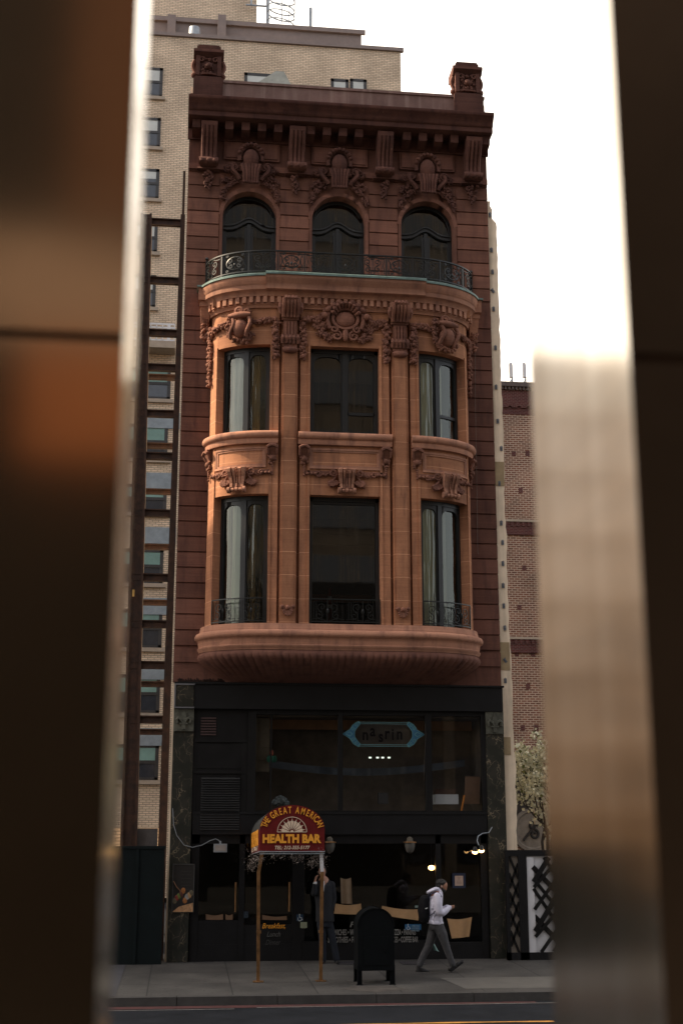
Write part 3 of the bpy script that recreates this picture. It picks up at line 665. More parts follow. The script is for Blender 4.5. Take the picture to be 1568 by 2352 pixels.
# ---- capitals of the pilasters
for s in(-1.3,1.3):
    c=MB(); c.sweep(BAY,[(0,15.05),(.34,15.05),(.35,14.95),(.3,14.84),(.2,14.74),(.15,14.62),(0,14.62)],s-.12,s+.12)
    for u in(-.16,-.06,0.02,.1,.18):
        c.tube([BAY(s+u-.01,n,z) for n,z in((.33,15.04),(.35,14.93),(.28,14.82),(.19,14.72),(.16,14.64))],[.045]*5,6)
    c.tube([BAY(s-.24,.15,14.98),BAY(s-.24,.2,14.85),BAY(s-.22,.14,14.72)],[.05,.07,.04],8); c.tube([BAY(s+.24,.15,14.98),BAY(s+.24,.2,14.85),BAY(s+.22,.14,14.72)],[.05,.07,.04],8)
    for u in(-.12,-.04,.04,.12): c.tube([BAY(s+u,.30,15.1),BAY(s+u,.37,15.02),BAY(s+u,.33,14.95)],[.04,.05,.03],6)
    c.cbox(BAY,s-.2,s+.2,0,.13,14.58,14.64); c.cbox(BAY,s-.16,s+.16,0,.1,14.1,14.58)
    for u in(-.11,-.037,.037,.11): c.cbox(BAY,s+u-.02,s+u+.02,.1,.125,14.16,14.54)
    for u in(-.18,-.09,0,.09,.18): c.tube([BAY(s+u,.08,14.22),BAY(s+u,.15,14.12),BAY(s+u,.1,14.0)],[.03,.05,.04],6)
    c.cbox(BAY,s-.17,s+.17,0,.09,13.92,14.0)
    c.tube([BAY(s-.17,.07,13.87),BAY(s-.13,.09,13.85),BAY(s,.12,13.83),BAY(s+.13,.09,13.85),BAY(s+.17,.07,13.87)],[.04,.07,.08,.07,.04],10)
    c.build('pilaster_capital','carve',TH_,smooth=50)
# ---- hanging garlands and the third floor cartouches
for sg in(-1,1):
    for s,zb in((sg*.99,13.62),(sg*1.63,13.62),(sg*(SH-.14),13.15)):
        c=MB(); leafy(c,BAY,[(s,14.62),(s,zb)],.075,.04,75,.045)
        for i in range(5): blob(c,BAY,s,.08,14.5-.2*i,.06)
        c.build('garland_drop','carve',TH_,smooth=60)
c=MB(); G=[(-.99,14.6),(-.72,14.62),(-.5,14.72),(-.4,14.88),(-.28,14.98),(-.16,15.06)]
leafy(c,BAY,G,.075,.07,75,.05); leafy(c,BAY,mirror(G),.075,.07,75,.05)
for p in G[2:]+mirror(G[2:]): blob(c,BAY,p[0],.14,p[1],.085,8,6)
c.build('garland','carve',TH_,smooth=60)
c=MB(); z0=14.66
c.ell(BAY(0,.08,z0),(.25,.1,.2),16,10)
c.tube([BAY(.3*math.cos(a),.12,z0+.25*math.sin(a)) for a in[math.pi*2*i/20 for i in range(21)]],.045,6)
for i in range(9):
    a=math.pi*(.12+.76*i/8); c.tube([BAY(.24*math.cos(a),.14,z0+.26*math.sin(a)),BAY(.34*math.cos(a),.24,z0+.36*math.sin(a)),BAY(.36*math.cos(a),.18,z0+.42*math.sin(a))],[.03,.055,.035],6)
for sg in(-1,1):
    otube(c,BAY,scroll(sg*.3,z0-.02,.0,.0,0,0,2)+[],.1,.01)
    otube(c,BAY,[(sg*(.36+.06*math.sin(i*.35)),z0+.2-.05*i) for i in range(10)],.12,.05)
    otube(c,BAY,scroll(sg*.27,z0-.26,.1,.02,math.pi/2,1.3*sg),.13,.035)
    otube(c,BAY,scroll(sg*.2,z0-.42,.12,.03,math.pi/2,1.3*sg),.1,.035)
    leafy(c,BAY,[(sg*.42,z0-.1),(sg*.62,z0-.3),(sg*.5,z0-.42),(sg*.3,z0-.5)],.09,.04,80,.05)
    leafy(c,BAY,[(sg*.55,z0-.05),(sg*.75,z0-.2)],.06,.03,80,.045)
c.ell(BAY(0,.1,z0-.38),(.075,.07,.17),10,8)
c.build('central_cartouche','carve',TH_,smooth=60)
for sg in(-1,1):
    s=sg*(WI+WO)/2; c=MB(); zt=14.45
    # tilted shield: rolled edges
    c.ell(BAY(s,.12,zt-.08),(.2,.16,.24),12,8)
    for e in(-.17,.19):
        otube(c,BAY,[(s+e+.05*math.sin(i*.6),zt+.18-.06*i,.18+.07*math.sin(i*.4)) for i in range(9)],.2,.045,8)
    c.tube([BAY(s+u,.2,zt+.23) for u in(-.24,-.1,0,.1,.24)],[.05,.08,.085,.08,.05],8)
    otube(c,BAY,scroll(s-.05,zt+.36,.1,.03,0,1.4),.12,.045); otube(c,BAY,scroll(s+.14,zt+.35,.08,.02,0,-1.4),.12,.04)
    leafy(c,BAY,[(s-.32,zt+.15),(s-.3,zt-.12),(s-.18,zt-.32),(s+.1,zt-.38),(s+.3,zt-.2)],.06,.07,80,.045)
    leafy(c,BAY,[(s-.34,zt+.27),(s-.18,zt+.3)],.07,.08,80,.05)
    c.build('shield_cartouche','carve',TH_,smooth=60)
    c=MB(); a,d=(1.63,SH-.14)
    q=[(sg*a,14.60),(sg*(a+.3),14.58),(sg*(a+.55),14.54),(s,14.56),(sg*(d-.5),14.55),(sg*(d-.2),14.5),(sg*d,14.45)]
    leafy(c,BAY,q,.06,.05,75,.045); c.build('garland','carve',TH_,smooth=60)
# ---- bay entablature
b=MB()
b.sweep(BAY,[(0,14.9),(.05,14.9),(.07,14.96),(.1,14.98),(.1,15.16),(.15,15.16),(.16,15.22),(.21,15.27),(.25,15.29),(.25,15.40),(.27,15.42),(.29,15.50),(.31,15.54),(.31,15.60),(-.4,15.62),(-.4,14.9)],-SH-.02,SH+.02,.07)
b.sweep(BAY,[(.18,15.255),(.28,15.275),(.30,15.29),(.30,15.40),(.32,15.43),(.37,15.52),(.39,15.56),(.39,15.615),(.18,15.615)],-1.86,1.86,.2)
b.build('bay_cornice','trim',TH_,smooth=40)
k_=int(SH*2/.155)
for i in range(k_):
    s=-SH+.06+i*(2*SH-.12-.085)/(k_-1)
    m=MB(); m.cbox(BAY,s,s+.085,.1,.155,15.0,15.15,.05); m.build('dentil','trim',TH_,smooth=0)
b=MB(); b.sweep(BAY,[(-.4,15.64),(.31,15.60),(.34,15.60),(.345,15.645),(.32,15.665),(-.4,15.70)],-SH-.02,-1.86,.07)
b.sweep(BAY,[(-.4,15.64),(.31,15.60),(.34,15.60),(.345,15.645),(.32,15.665),(-.4,15.70)],1.86,SH+.02,.07)
b.sweep(BAY,[(-.4,15.645),(.39,15.615),(.42,15.61),(.425,15.66),(.40,15.68),(-.4,15.71)],-1.86,1.86,.07)
for sg in(-1,1):
    x=BC+sg*3.5; b.box(min(x,x-sg*.36),max(x,x-sg*.36),-.36,.02,15.62,15.66)
b.build('balcony_flashing','copper',TH_,smooth=40)
for sg in(-1,1):   # end blocks with brackets
    c=MB(); x=BC+sg*3.46; a,d=min(x,x-sg*.34),max(x,x-sg*.34)
    c.box(a,d,-.32,.02,15.3,15.62); c.box(a+.03,d-.03,-.26,.02,15.16,15.3)
    c.hexa([(a+.08,-.05,14.6),(d-.08,-.05,14.6),(d-.08,.02,14.6),(a+.08,.02,14.6),(a+.05,-.24,15.16),(d-.05,-.24,15.16),(d-.05,.02,15.16),(a+.05,.02,15.16)])
    c.build('end_block','trim',TH_,smooth=0)
    c=MB(); leafy(c,FLAT,[(x-sg*.17,15.1),(x-sg*.17,14.35)],.08,.08,70,.05); c.build('bracket_carving','carve',TH_,smooth=60)
# ---- base ledge and gadrooned corbel
b=MB()
b.sweep(BAY,[(-.3,7.39),(.09,7.39),(.1,7.36),(.11,7.29),(.12,7.275),(.12,7.25),(.16,7.24),(.20,7.22),(.22,7.18),(.225,7.14),(.21,7.10),(.17,7.075),(.15,7.06),(.14,7.0),(.13,6.92),(.155,6.90),(.15,6.86),(.12,6.83),(.12,6.8),(-.3,6.8)],-SH,SH,.06)
b.build('bay_ledge','trim',TH_,smooth=50)
b=MB(); vs=[];fs=[]; NS=620; prof=[(.13,6.81,1.0,1.0),(.17,6.76,1.0,1.0),(.17,6.68,1,1),(.14,6.6,.985,.97),(.08,6.5,.965,.90),(.0,6.41,.94,.78),(-.02,6.33,.91,.6),(-.02,6.27,.885,.42),(-.02,6.22,.86,.25),(0,6.16,.85,.1)]
for i in range(NS+1):
    s=-SH+2*SH*i/NS; px,py,nx,ny=_P(s); ph=s/.158
    rip=abs(math.sin(math.pi*ph))**.55
    for j,(n,z,kx,ky) in enumerate(prof):
        amp=[0,.0,.035,.05,.055,.055,.05,.04,.02,0][j]
        slant=0
        nn=n-.04+amp*rip
        vs.append((BC+px*kx+nx*nn,-(py*ky+ny*nn*(1 if ky>.5 else ky)),z))
m=len(prof)
for i in range(NS):
    for j in range(m-1): fs.append((i*m+j,(i+1)*m+j,(i+1)*m+j+1,i*m+j+1))
b.add(vs,fs); b.build('gadrooned_corbel','wall',TH_,smooth=70)
# ================================================================== IRONWORK
def railing_panel(mb,Mp,s0,s1,n,z0,z1,r=.010,kind=0):
    w_=s1-s0; h=z1-z0; zc=(z0+z1)/2; sc=(s0+s1)/2
    def L(pts,rr=r): mb.tube([Mp(p[0],n,p[1]) for p in pts],rr,4)
    if kind==0:    # S scrolls between double bars
        for sg in(-1,1):
            c=sc+sg*w_*.2
            up=scroll(c,z0+h*.68,h*.17,.02,-math.pi/2 if sg>0 else -math.pi/2,sg*1.25,16); lo=scroll(c,z0+h*.3,h*.16,.02,math.pi/2,sg*1.25,16)
            L(up);L(lo); L([(c+sg*.0,z0+h*.51),(c-sg*.03,z0+h*.49),(c,z0+h*.46)])
        for sg in(-1,1):
            e=sc+sg*w_*.46; L([(e,z0+.03),(e,z0+h*.3),(e-sg*.02,z0+h*.5),(e,z0+h*.75),(e,z1-.03)])
        for k in range(4): mb.ell(Mp(sc,n,z0+h*(.3+.14*k)),(.014,.014,.02),6,4)
        L([(sc,z0+h*.15),(sc,z1-h*.12)]); L(scroll(sc,z0+h*.12,.05,.045,0,1,10)); L(scroll(sc,z1-h*.1,.045,.04,0,1,10))
        L([(s0+.02,z1-h*.12),(sc-w_*.25,z1-h*.12),(sc-w_*.18,z1-h*.04),(sc+w_*.18,z1-h*.04),(sc+w_*.25,z1-h*.12),(s1-.02,z1-h*.12)])
    else:          # oval medallion with curled heart
        L([(sc+w_*.33*math.cos(a),zc+h*.33*math.sin(a)) for a in[2*math.pi*i/18 for i in range(19)]])
        for sg in(-1,1):
            L(scroll(sc+sg*w_*.17,zc+h*.13,h*.13,.02,-math.pi/2,sg*1.3,14)); L(scroll(sc+sg*w_*.17,zc-h*.15,h*.11,.02,math.pi/2,sg*1.2,14))
            L([(sc+sg*w_*.42,z0+.03),(sc+sg*w_*.42,z0+h*.3),(sc+sg*w_*.36,z0+h*.4),(sc+sg*w_*.36,z0+h*.7),(sc+sg*w_*.42,z0+h*.78),(sc+sg*w_*.42,z1-.03)])
            L([(sc+sg*w_*.47,z0+.03),(sc+sg*w_*.47,z1-.03)])
            L(scroll(sc+sg*w_*.3,z1-h*.1,.035,.012,0,1.2,8)); L(scroll(sc+sg*w_*.3,z0+h*.1,.035,.012,0,1.2,8))
        L([(sc,z0+.03),(sc,z1-.03)]); mb.ell(Mp(sc,n,zc-.04),(.03,.02,.05),8,5)
b=MB(); n=.16
b.sweep(BAY,[(n-.022,16.285),(n+.022,16.285),(n+.022,16.315),(n-.022,16.315),(n-.022,16.285)],-SH-.02,SH+.02,.08)
b.sweep(BAY,[(n-.018,15.775),(n+.018,15.775),(n+.018,15.80),(n-.018,15.80),(n-.018,15.775)],-SH-.02,SH+.02,.08)
NP=11; W=2*SH/NP
for i in range(NP+1):
    s=-SH+W*i; b.cbox(BAY,s-.014,s+.014,n-.014,n+.014,15.68,16.31)
rail=b.build('balcony_railing','iron',TH_,smooth=40)
for i in range(NP):
    b=MB(); [b.tube([BAY(-SH+W*i+W*q_/7,n-.012,15.79),BAY(-SH+W*i+W*q_/7,n-.012,16.29)],.006,4) for q_ in range(1,7)]; railing_panel(b,BAY,-SH+W*i+.02,-SH+W*(i+1)-.02,n,15.80,16.28,.0135,i%2); b.build('scroll_panel','iron',rail,smooth=60)
for sg in(-1,1):
    b=MB(); x,y,_=BAY(sg*(SH+.0),n,0); b.box(x-.03,x+.03,y-.06,y,15.66,16.42); b.ell((x,y-.03,16.49),.045); b.ell((x,y-.03,16.43),(.035,.035,.02)); b.build('railing_post','iron',rail,smooth=40)
for a,c in((-WO,-WI),(-.815,.815),(WI,WO)):
    b=MB(); a2,c2=a+.02,c-.02; n=.03
    for z in(7.44,7.95): b.cbox(BAY,a2,c2,n-.012,n+.012,z,z+.024)
    for s in(a2,c2-.02): b.cbox(BAY,s,s+.02,n-.012,n+.012,7.40,7.97)
    k=2 if c-a<1.7 else 3
    k=2
    for i in range(k):
        w_=(c2-a2)/k; s0=a2+w_*i
        cc=s0+w_/2
        for t in(.12,.24): 
            pts=[(cc-w_*.45+t*.4,7.5),(cc-w_*.45+t*.4,7.9),(cc-.1,7.9)]; 
            b.tube([BAY(p[0],n,p[1]) for p in pts],.008,4)
        for sg in(-1,1):
            b.tube([BAY(p[0],n,p[1]) for p in scroll(cc+sg*w_*.16,7.78,.11,.02,-math.pi/2,sg*1.3,14)],.009,4)
            b.tube([BAY(p[0],n,p[1]) for p in scroll(cc+sg*w_*.24,7.59,.09,.02,math.pi/2,sg*1.3,14)],.009,4)
            b.tube([BAY(p[0],n,p[1]) for p in [(cc+sg*w_*.47,7.5),(cc+sg*w_*.3,7.52),(cc+sg*w_*.05,7.48)]],.008,4)
        b.tube([BAY(cc,n,7.46),BAY(cc,n,7.93)],.009,4); b.ell(BAY(cc,n+.01,7.68),(.03,.02,.07),8,5)
    for i in range(14): 
        s=a2+.04+(c2-a2-.08)*i/13; b.tube([BAY(s,n-.02,7.46),BAY(s,n-.02,7.95)],.005,4)
    b.build('window_guard','iron',TH_,smooth=40)
# red and white post standing inside the second floor window
t=thing('traffic_delineator','red and white striped traffic post standing inside the big second floor window','traffic post',(2.98,-.33,7.39))
b=MB(); x,y=at(1207,2200,-.33).x,-.33; 
t.location=(x,y,7.39)
b.lathe((x,y,7.39),[(0,.0),(.12,0),(.11,.05),(.055,.08),(.05,.5),(.045,.9),(.03,.93),(0,.93)],12); b.build('post',mat('faded_red_plastic',(.26,.03,.02),.5),t)
for z in(.46,.66):
    b=MB(); b.lathe((x,y,7.39),[(.054,z),(.054,z+.09)],12); b.build('band','white',t)
# ================================================================== SHOP FRONT (parts of the house)
G0=gz(0)
b=MB(); b.box(-.25,7.27,-.10,.0,5.57,6.13); b.box(-.25,7.30,-.14,0.0,6.12,6.16); b.build('shop_fascia','blk',TH_,smooth=0)
b=MB(); b.box(.23,6.85,-.03,.25,2.84,3.28); b.box(.23,6.85,-.05,.2,3.26,3.31); b.box(.23,6.85,-.05,.2,2.82,2.86); b.build('transom_band','blk',TH_,smooth=0)
# ragged edge of old signage over the marble
b=MB()
for i in range(40):
    x=-.18+i*.028; b.box(x,x+.016,-.012,0,6.17,6.17+random.uniform(.03,.1))
b.build('cut_metal_edge','blk2',TH_,smooth=0)
def marble():
    m,t,bb=newmat('green_veined_marble'); bb.inputs['Roughness'].default_value=.25
    co=coords(t); nz=N(t,'ShaderNodeTexNoise'); nz.inputs['Scale'].default_value=2.2; nz.inputs['Detail'].default_value=6; t.links.new(co,nz.inputs['Vector'])
    mx=N(t,'ShaderNodeMixRGB'); mx.inputs['Fac'].default_value=.45; t.links.new(co,mx.inputs['Color1']); t.links.new(nz.outputs['Color'],mx.inputs['Color2'])
    mp=N(t,'ShaderNodeMapping'); mp.inputs['Scale'].default_value=(9,9,4.5); mp.inputs['Rotation'].default_value=(0,.5,0); t.links.new(mx.outputs[0],mp.inputs[0])
    v=N(t,'ShaderNodeTexVoronoi',feature='DISTANCE_TO_EDGE'); v.inputs['Scale'].default_value=1.0; t.links.new(mp.outputs[0],v.inputs['Vector'])
    rp=N(t,'ShaderNodeValToRGB'); rp.color_ramp.elements[0].position=0.0; rp.color_ramp.elements[1].position=.028; rp.color_ramp.elements[0].color=(.26,.21,.14,1); rp.color_ramp.elements[1].color=(.035,.034,.028,1)
    t.links.new(v.outputs['Distance'],rp.inputs[0])
    n2=N(t,'ShaderNodeTexNoise'); n2.inputs['Scale'].default_value=3; n2.inputs['Detail'].default_value=5; t.links.new(co,n2.inputs['Vector'])
    r2=N(t,'ShaderNodeValToRGB'); r2.color_ramp.elements[0].position=.42; r2.color_ramp.elements[1].position=.62; t.links.new(n2.outputs['Fac'],r2.inputs[0])
    m3=N(t,'ShaderNodeMixRGB'); m3.inputs['Color1'].default_value=(.022,.024,.020,1); t.links.new(r2.outputs[0],m3.inputs['Fac']); t.links.new(rp.outputs[0],m3.inputs['Color2'])
    t.links.new(m3.outputs[0],bb.inputs['Base Color']); return m
M['marble']=marble()
def fleur(c,cx,z,y):
    f=[(0,.26),(.05,.17),(.06,.08),(.035,.0),(.05,-.16),(-.05,-.16),(-.035,0),(-.06,.08),(-.05,.17)]
    c.prism([(cx+a,z+b_) for a,b_ in f],y-.04,y)
    for sg in(-1,1):
        c.tube([(cx+sg*p[0],y-.03,z+p[1]) for p in((.02,-.02),(.06,.06),(.12,.1),(.16,.05),(.14,-.02))],[.03,.035,.035,.035,.03],6)
    c.box(cx-.09,cx+.09,y-.05,y,z-.05,z-.015)
for x0,x1 in((-.25,.20),(6.86,7.28)):
    b=MB(); b.box(x0,x1,-.05,.1,G0-.02,5.57)
    for z in(3.7,2.3,1.2): b.box(x0-.002,x1+.002,-.053,.1,z,z+.008)
    o=b.build('marble_pilaster','marble',TH_,smooth=0)
    c=MB(); cx=(x0+x1)/2; c.box(x0,x1,-.075,-.05,5.06,5.56); fleur(c,cx,5.26,-.075)
    for i in range(14): c.ell((x0+.02+i*(x1-x0-.04)/13,-.085,5.07),.014,6,4)
    c.build('lily_capital',mat('dark_bronze_stone',(.085,.085,.065),.5,var=.5,scale=8),o,smooth=40)
b=MB(); b.box(-.21,.18,-.125,-.10,5.60,6.10); o=b.build('marble_block','marble',TH_,smooth=0)
c=MB(); c.box(-.25,.2,-.14,-.1,6.09,6.12); c.box(-.25,.2,-.14,-.1,5.57,5.60); c.box(-.25,-.22,-.14,-.1,5.6,6.09); c.build('block_frame',mat('grey_metal',(.13,.13,.14),.5),o,smooth=0)
# upper shop window
b=MB(); y0,y1=-.02,.10
b.box(1.42,6.86,y0,y1,5.46,5.575); b.box(1.42,6.86,y0,y1,3.28,3.34)
for x0,x1 in((1.42,1.60),(3.46,3.56),(5.46,5.60),(6.76,6.86)): b.box(x0,x1,y0-.02,y1,3.3,5.5)
b.box(1.93,1.96,y0+.03,y1,3.3,5.5); sf=b.build('upper_shop_window','blk2',TH_,smooth=0)
for x0,x1 in((1.60,3.46),(3.56,5.46),(5.60,6.76)):
    b=MB(); b.add([(x0,.05,3.34),(x1,.05,3.34),(x1,.05,5.46),(x0,.05,5.46)],[(0,1,2,3)]); b.build('pane','shopglass',sf,smooth=0)
b=MB(); b.box(1.5,6.8,1.3,1.35,3.3,5.5); b.box(1.5,6.8,.12,1.3,5.42,5.5); b.box(1.5,6.8,.12,1.3,3.22,3.30); b.box(1.44,1.5,.12,1.3,3.3,5.5); b.box(6.8,6.85,.12,1.3,3.3,5.5); b.build('showroom_wall',mat('dim_showroom',(.15,.118,.095),.8,spec=.1),TH_,smooth=0)
b=MB(); b.box(1.62,6.74,.9,.94,5.2,5.42); b.build('showroom_pelmet',mat('orange_brown_board',(.30,.14,.06),.8),TH_,smooth=0)
b=MB(); pts=[(1.65+i*.27,4.52-.22*math.sin(math.pi*i/18)+(.12 if i>14 else 0)*0) for i in range(19)]
for (a,c),(d,e) in zip(pts[:-1],pts[1:]): b.hexa([(a,.7,c-.16),(d,.7,e-.16),(d,.74,e-.16),(a,.74,c-.16),(a,.7,c),(d,.7,e),(d,.74,e),(a,.74,c)])
b.build('mezzanine_edge',mat('slate_grey_edge',(.07,.08,.10),.6),TH_,smooth=60)
b=MB(); b.box(1.5,1.92,.3,.34,4.2,5.4)
for z in(4.45,4.75,5.05): b.box(1.5,1.92,.285,.3,z,z+.012)
b.box(1.7,1.712,.285,.3,4.2,5.4); b.build('tiled_return',mat('dim_tile',(.16,.12,.08),.4,var=.3),TH_,smooth=0)
# left service panels with louvres
b=MB(); b.box(.20,1.42,.0,.1,3.3,5.57); b.box(.20,1.42,-.03,.0,4.83,4.90); b.box(.20,1.42,-.03,0,4.14,4.2)
for x0,x1 in((.2,.28),(1.28,1.42)): b.box(x0,x1,-.02,0,2.9,4.83)
b.box(.28,1.28,-.01,0,4.25,4.78); b.build('service_panel','blk2',TH_,smooth=0)
b=MB()
for i in range(7): z=4.98+.06*i; b.hexa([(.36,-.02,z),(.70,-.02,z),(.70,.0,z+.03),(.36,.0,z+.03),(.36,-.02,z+.012),(.70,-.02,z+.012),(.70,.0,z+.042),(.36,.0,z+.042)])
b.build('small_louvre',mat('rusty_louvre',(.035,.014,.011),.7),TH_,smooth=0)
b=MB()
for i in range(22): z=2.92+.052*i; b.hexa([(.40,-.05,z),(1.26,-.05,z),(1.26,.0,z+.03),(.40,.0,z+.03),(.40,-.05,z+.01),(1.26,-.05,z+.01),(1.26,.0,z+.04),(.40,.0,z+.04)])
b.build('large_louvre',mat('dark_louvre',(.022,.022,.022),.55),TH_,smooth=0)
# recessed ground floor
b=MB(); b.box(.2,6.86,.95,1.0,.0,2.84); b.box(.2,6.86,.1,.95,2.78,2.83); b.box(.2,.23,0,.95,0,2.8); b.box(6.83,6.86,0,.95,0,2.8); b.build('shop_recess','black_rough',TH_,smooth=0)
b=MB()
for x0,x1 in((.2,.4),(1.28,1.40),(2.45,2.72),(5.66,5.78),(6.7,6.86)): b.box(x0,x1,.02,.16,G0-.05,2.83)
b.box(.2,6.86,.02,.14,2.62,2.83); b.box(.2,6.86,.03,.14,G0-.05,.5); b.box(2.7,5.7,.0,.14,G0,.55)
b.box(.4,1.28,.04,.1,.5,1.0); b.box(1.40,2.45,.04,.1,.5,.9)
b.build('shop_frame','blk',TH_,smooth=0)
for x0,x1 in((.4,1.28),(1.40,2.45),(2.72,5.66),(5.78,6.7)):
    b=MB(); b.add([(x0,.09,.5),(x1,.09,.5),(x1,.09,2.62),(x0,.09,2.62)],[(0,1,2,3)]); b.build('shop_pane','shopglass',TH_,smooth=0)
for px in(862,1059):
    p=at(px,3320,-.06); b=MB(); b.tube([(p.x,-.06,1.18),(p.x,-.06,1.80)],.018,8); b.tube([(p.x,-.06,1.22),(p.x,.05,1.22)],.01,6); b.tube([(p.x,-.06,1.76),(p.x,.05,1.76)],.01,6); b.build('door_pull','brass',TH_)
# brown paper in the windows
def sheet(pix,name,label,cat,Y=.075,grp=None,m='kraft',wav=.012):
    P0=[at(x,y,Y) for x,y in pix]; b=MB(); k=12; vs=[]
    for i in range(k+1):
        t=i/k; top=P0[0].lerp(P0[1],t); bot=P0[3].lerp(P0[2],t)
        sag=math.sin(math.pi*t)*.03; wv=wav*math.sin(t*9)
        for j in range(4):
            q=top.lerp(bot,j/3); vs.append((q.x,Y+wv*(1+j*.3)-.01,q.z-sag*(1-j*.3)))
            
    for i in range(k):
        for j in range(3): b.add([vs[i*4+j],vs[(i+1)*4+j],vs[(i+1)*4+j+1],vs[i*4+j+1]],[(0,1,2,3)])
    o=b.build(name,m,None,smooth=60); return tag(o,label,cat,grp)
gp='brown paper sheets in the shop window'
sheet([(1228,3309),(1321,3309),(1325,3349),(1222,3346)],'paper_sheet','low brown paper sheet in the window left of the mailbox','paper sheet',grp=gp)
sheet([(1246,3214),(1285,3214),(1289,3309),(1249,3309)],'paper_sheet','upright grey-brown paper strip standing above another sheet in the shop window','paper sheet',grp=gp,m=mat('grey_kraft',(.22,.15,.09),.8,var=.15))
sheet([(1398,3317),(1534,3330),(1531,3371),(1392,3350)],'paper_sheet','long curling brown paper sheet between the mailbox and the walking man','paper sheet',grp=gp)
sheet([(1636,3364),(1727,3358),(1717,3430),(1653,3437)],'paper_sheet','large tapering brown paper sheet in front of the walking man','paper sheet',grp=gp)
gp='brown paper strips on the shop doors'
mk=mat('dim_kraft',(.16,.09,.05),.8,var=.2)
sheet([(754,3347),(817,3347),(817,3368),(754,3368)],'paper_strip','brown paper strip on the left door, upper left one','paper strip',grp=gp,m=mk,wav=0)
sheet([(826,3347),(852,3347),(852,3368),(826,3368)],'paper_strip','short brown paper strip beside the left door pull','paper strip',grp=gp,m=mk,wav=0)
sheet([(754,3380),(829,3380),(829,3392),(754,3392)],'paper_strip','thin brown paper strip on the left door, lowest one','paper strip',grp=gp,m=mk,wav=0)
sheet([(960,3350),(1050,3354),(1050,3369),(960,3368)],'paper_strip','brown paper strip on the door above the Breakfast lettering','paper strip',grp=gp,m=mk,wav=0)
def card(x0,y0,x1,y1,name,label,cat,m,Y=-.012,th=.006,grp=None):
    a=at(x0,y0,Y); c=at(x1,y1,Y); b=MB(); b.box(a.x,c.x,Y,Y+th,c.z,a.z); o=b.build(name,m,None,smooth=0); return tag(o,label,cat,grp),a,c
# door lettering
for i,(s,x0,y0,x1,m,hh,lab) in enumerate((('Breakfast,',960,3400,1045,'yellow',.155,'yellow script word Breakfast on the dark shop door'),('Lunch',977,3430,1027,mat('faint_grey_letter',(.11,.11,.105),.6),.15,'faint grey script word Lunch on the dark shop door'),('Dinner',973,3460,1027,mat('fainter_grey_letter',(.05,.05,.05),.6),.15,'barely visible script word Dinner lowest on the dark shop door'))):
    a=at(x0,y0,.03); c=at(x1,y0,.03)
    o=text('door_lettering',s,hh,m,None,(a.x,.03,a.z),width=c.x-a.x,shear=.35); tag(o,lab,'lettering','menu words on the shop door')
mg=mat('dim_window_letter',(.22,.21,.195),.6)
def wtxt(s,x0,x1,y0,hh,lab,shear=0):
    a=at(x0,y0,-.012); c=at(x1,y0,-.012); o=text('window_lettering',s,hh,mg,None,(a.x,-.012,a.z),width=c.x-a.x,shear=shear,bold=.002); tag(o,lab,'lettering','menu words on the shop window')
wtxt('Featuring',1281,1400,3395,.16,'italic word Featuring, top line of the window lettering beside the mailbox',.25)
wtxt('SANDWICHES • WR',1188,1302,3425,.17,'grey menu words beginning with sandwiches, middle line left of the mailbox')
wtxt('PIZZA • PANINIS',1436,1521,3424,.17,'grey words Pizza Paninis to the right of the mailbox')
wtxt('SMOOTHIES • FR',1200,1302,3452,.17,'grey menu words beginning with smoothies, bottom line left of the mailbox')
wtxt('ICES • COFFEE BAR',1436,1530,3451,.17,'grey words ending in Coffee Bar, bottom line right of the mailbox')
M['blue']=mat('blue_sticker',(.015,.10,.22),.5); M['dimblue']=mat('dim_blue_sticker',(.01,.04,.09),.5)
def wheelchair(cx,cz,r,m,par,Y):
    b=MB(); 
    b.tube([(cx+r*.8*math.cos(a),Y,cz-r*.5+r*.8*math.sin(a)) for a in[math.pi*(.75+1.15*i/14) for i in range(15)]],r*.13,4)
    b.tube([(cx-r*.1,Y,cz+r*1.1),(cx-r*.05,Y,cz+.1*r),(cx+r*.7,Y,cz+.1*r),(cx+r*1.0,Y,cz-r*.9),(cx+r*1.3,Y,cz-r*.8)],r*.15,4); b.ell((cx-r*.1,Y,cz+r*1.4),(r*.22,.004,r*.22),8,5)
    b.build('wheelchair_symbol',m,par)
o,a,c=card(1482,3385,1541,3405,'access_sign','blue wheelchair assistance sign low in the window behind the backpack','sign','blue',Y=-.02)
wheelchair(a.x+.07,(a.z+c.z)/2,.042,'white',o,-.024)
for i,s in enumerate(('WHEELCHAIR','ASSISTANCE','AVAILABLE')):
    text('sign_lettering',s,.05,mat('pale_blue_letter',(.25,.35,.42),.6),o,(a.x+.15,-.022,a.z-.055-.047*i),width=(c.x-a.x)-.19)
o,a,c=card(1086,3349,1109,3373,'access_sticker','small blue wheelchair sticker beside the right door pull','sticker','dimblue'); wheelchair((a.x+c.x)/2,(a.z+c.z)/2,.05,M['blindw'],o,-.016)
o,a,c=card(893,3338,909,3362,'access_sticker','very dim blue wheelchair sticker between the two shop doors','sticker',mat('dimmer_blue',(.006,.016,.03),.5)); wheelchair((a.x+c.x)/2,(a.z+c.z)/2,.04,mat('dim_symbol',(.06,.08,.1),.6),o,-.016)
o,a,c=card(1100,3377,1124,3398,'note_card','pale green note stuck just right of a blue sticker','note',mat('pale_green_paper',(.28,.31,.21),.8))
b=MB(); 
for i in range(4): b.box(a.x+.02,c.x-.03,-.014,-.0125,a.z-.04-.03*i,a.z-.034-.03*i)
b.build('ruled_writing','blind',o,smooth=0)
o,a,c=card(1519,3316,1536,3324,'tag_label','tiny pale tag in the window above the backpack','tag',mat('pale_teal_tag',(.2,.27,.25),.7))
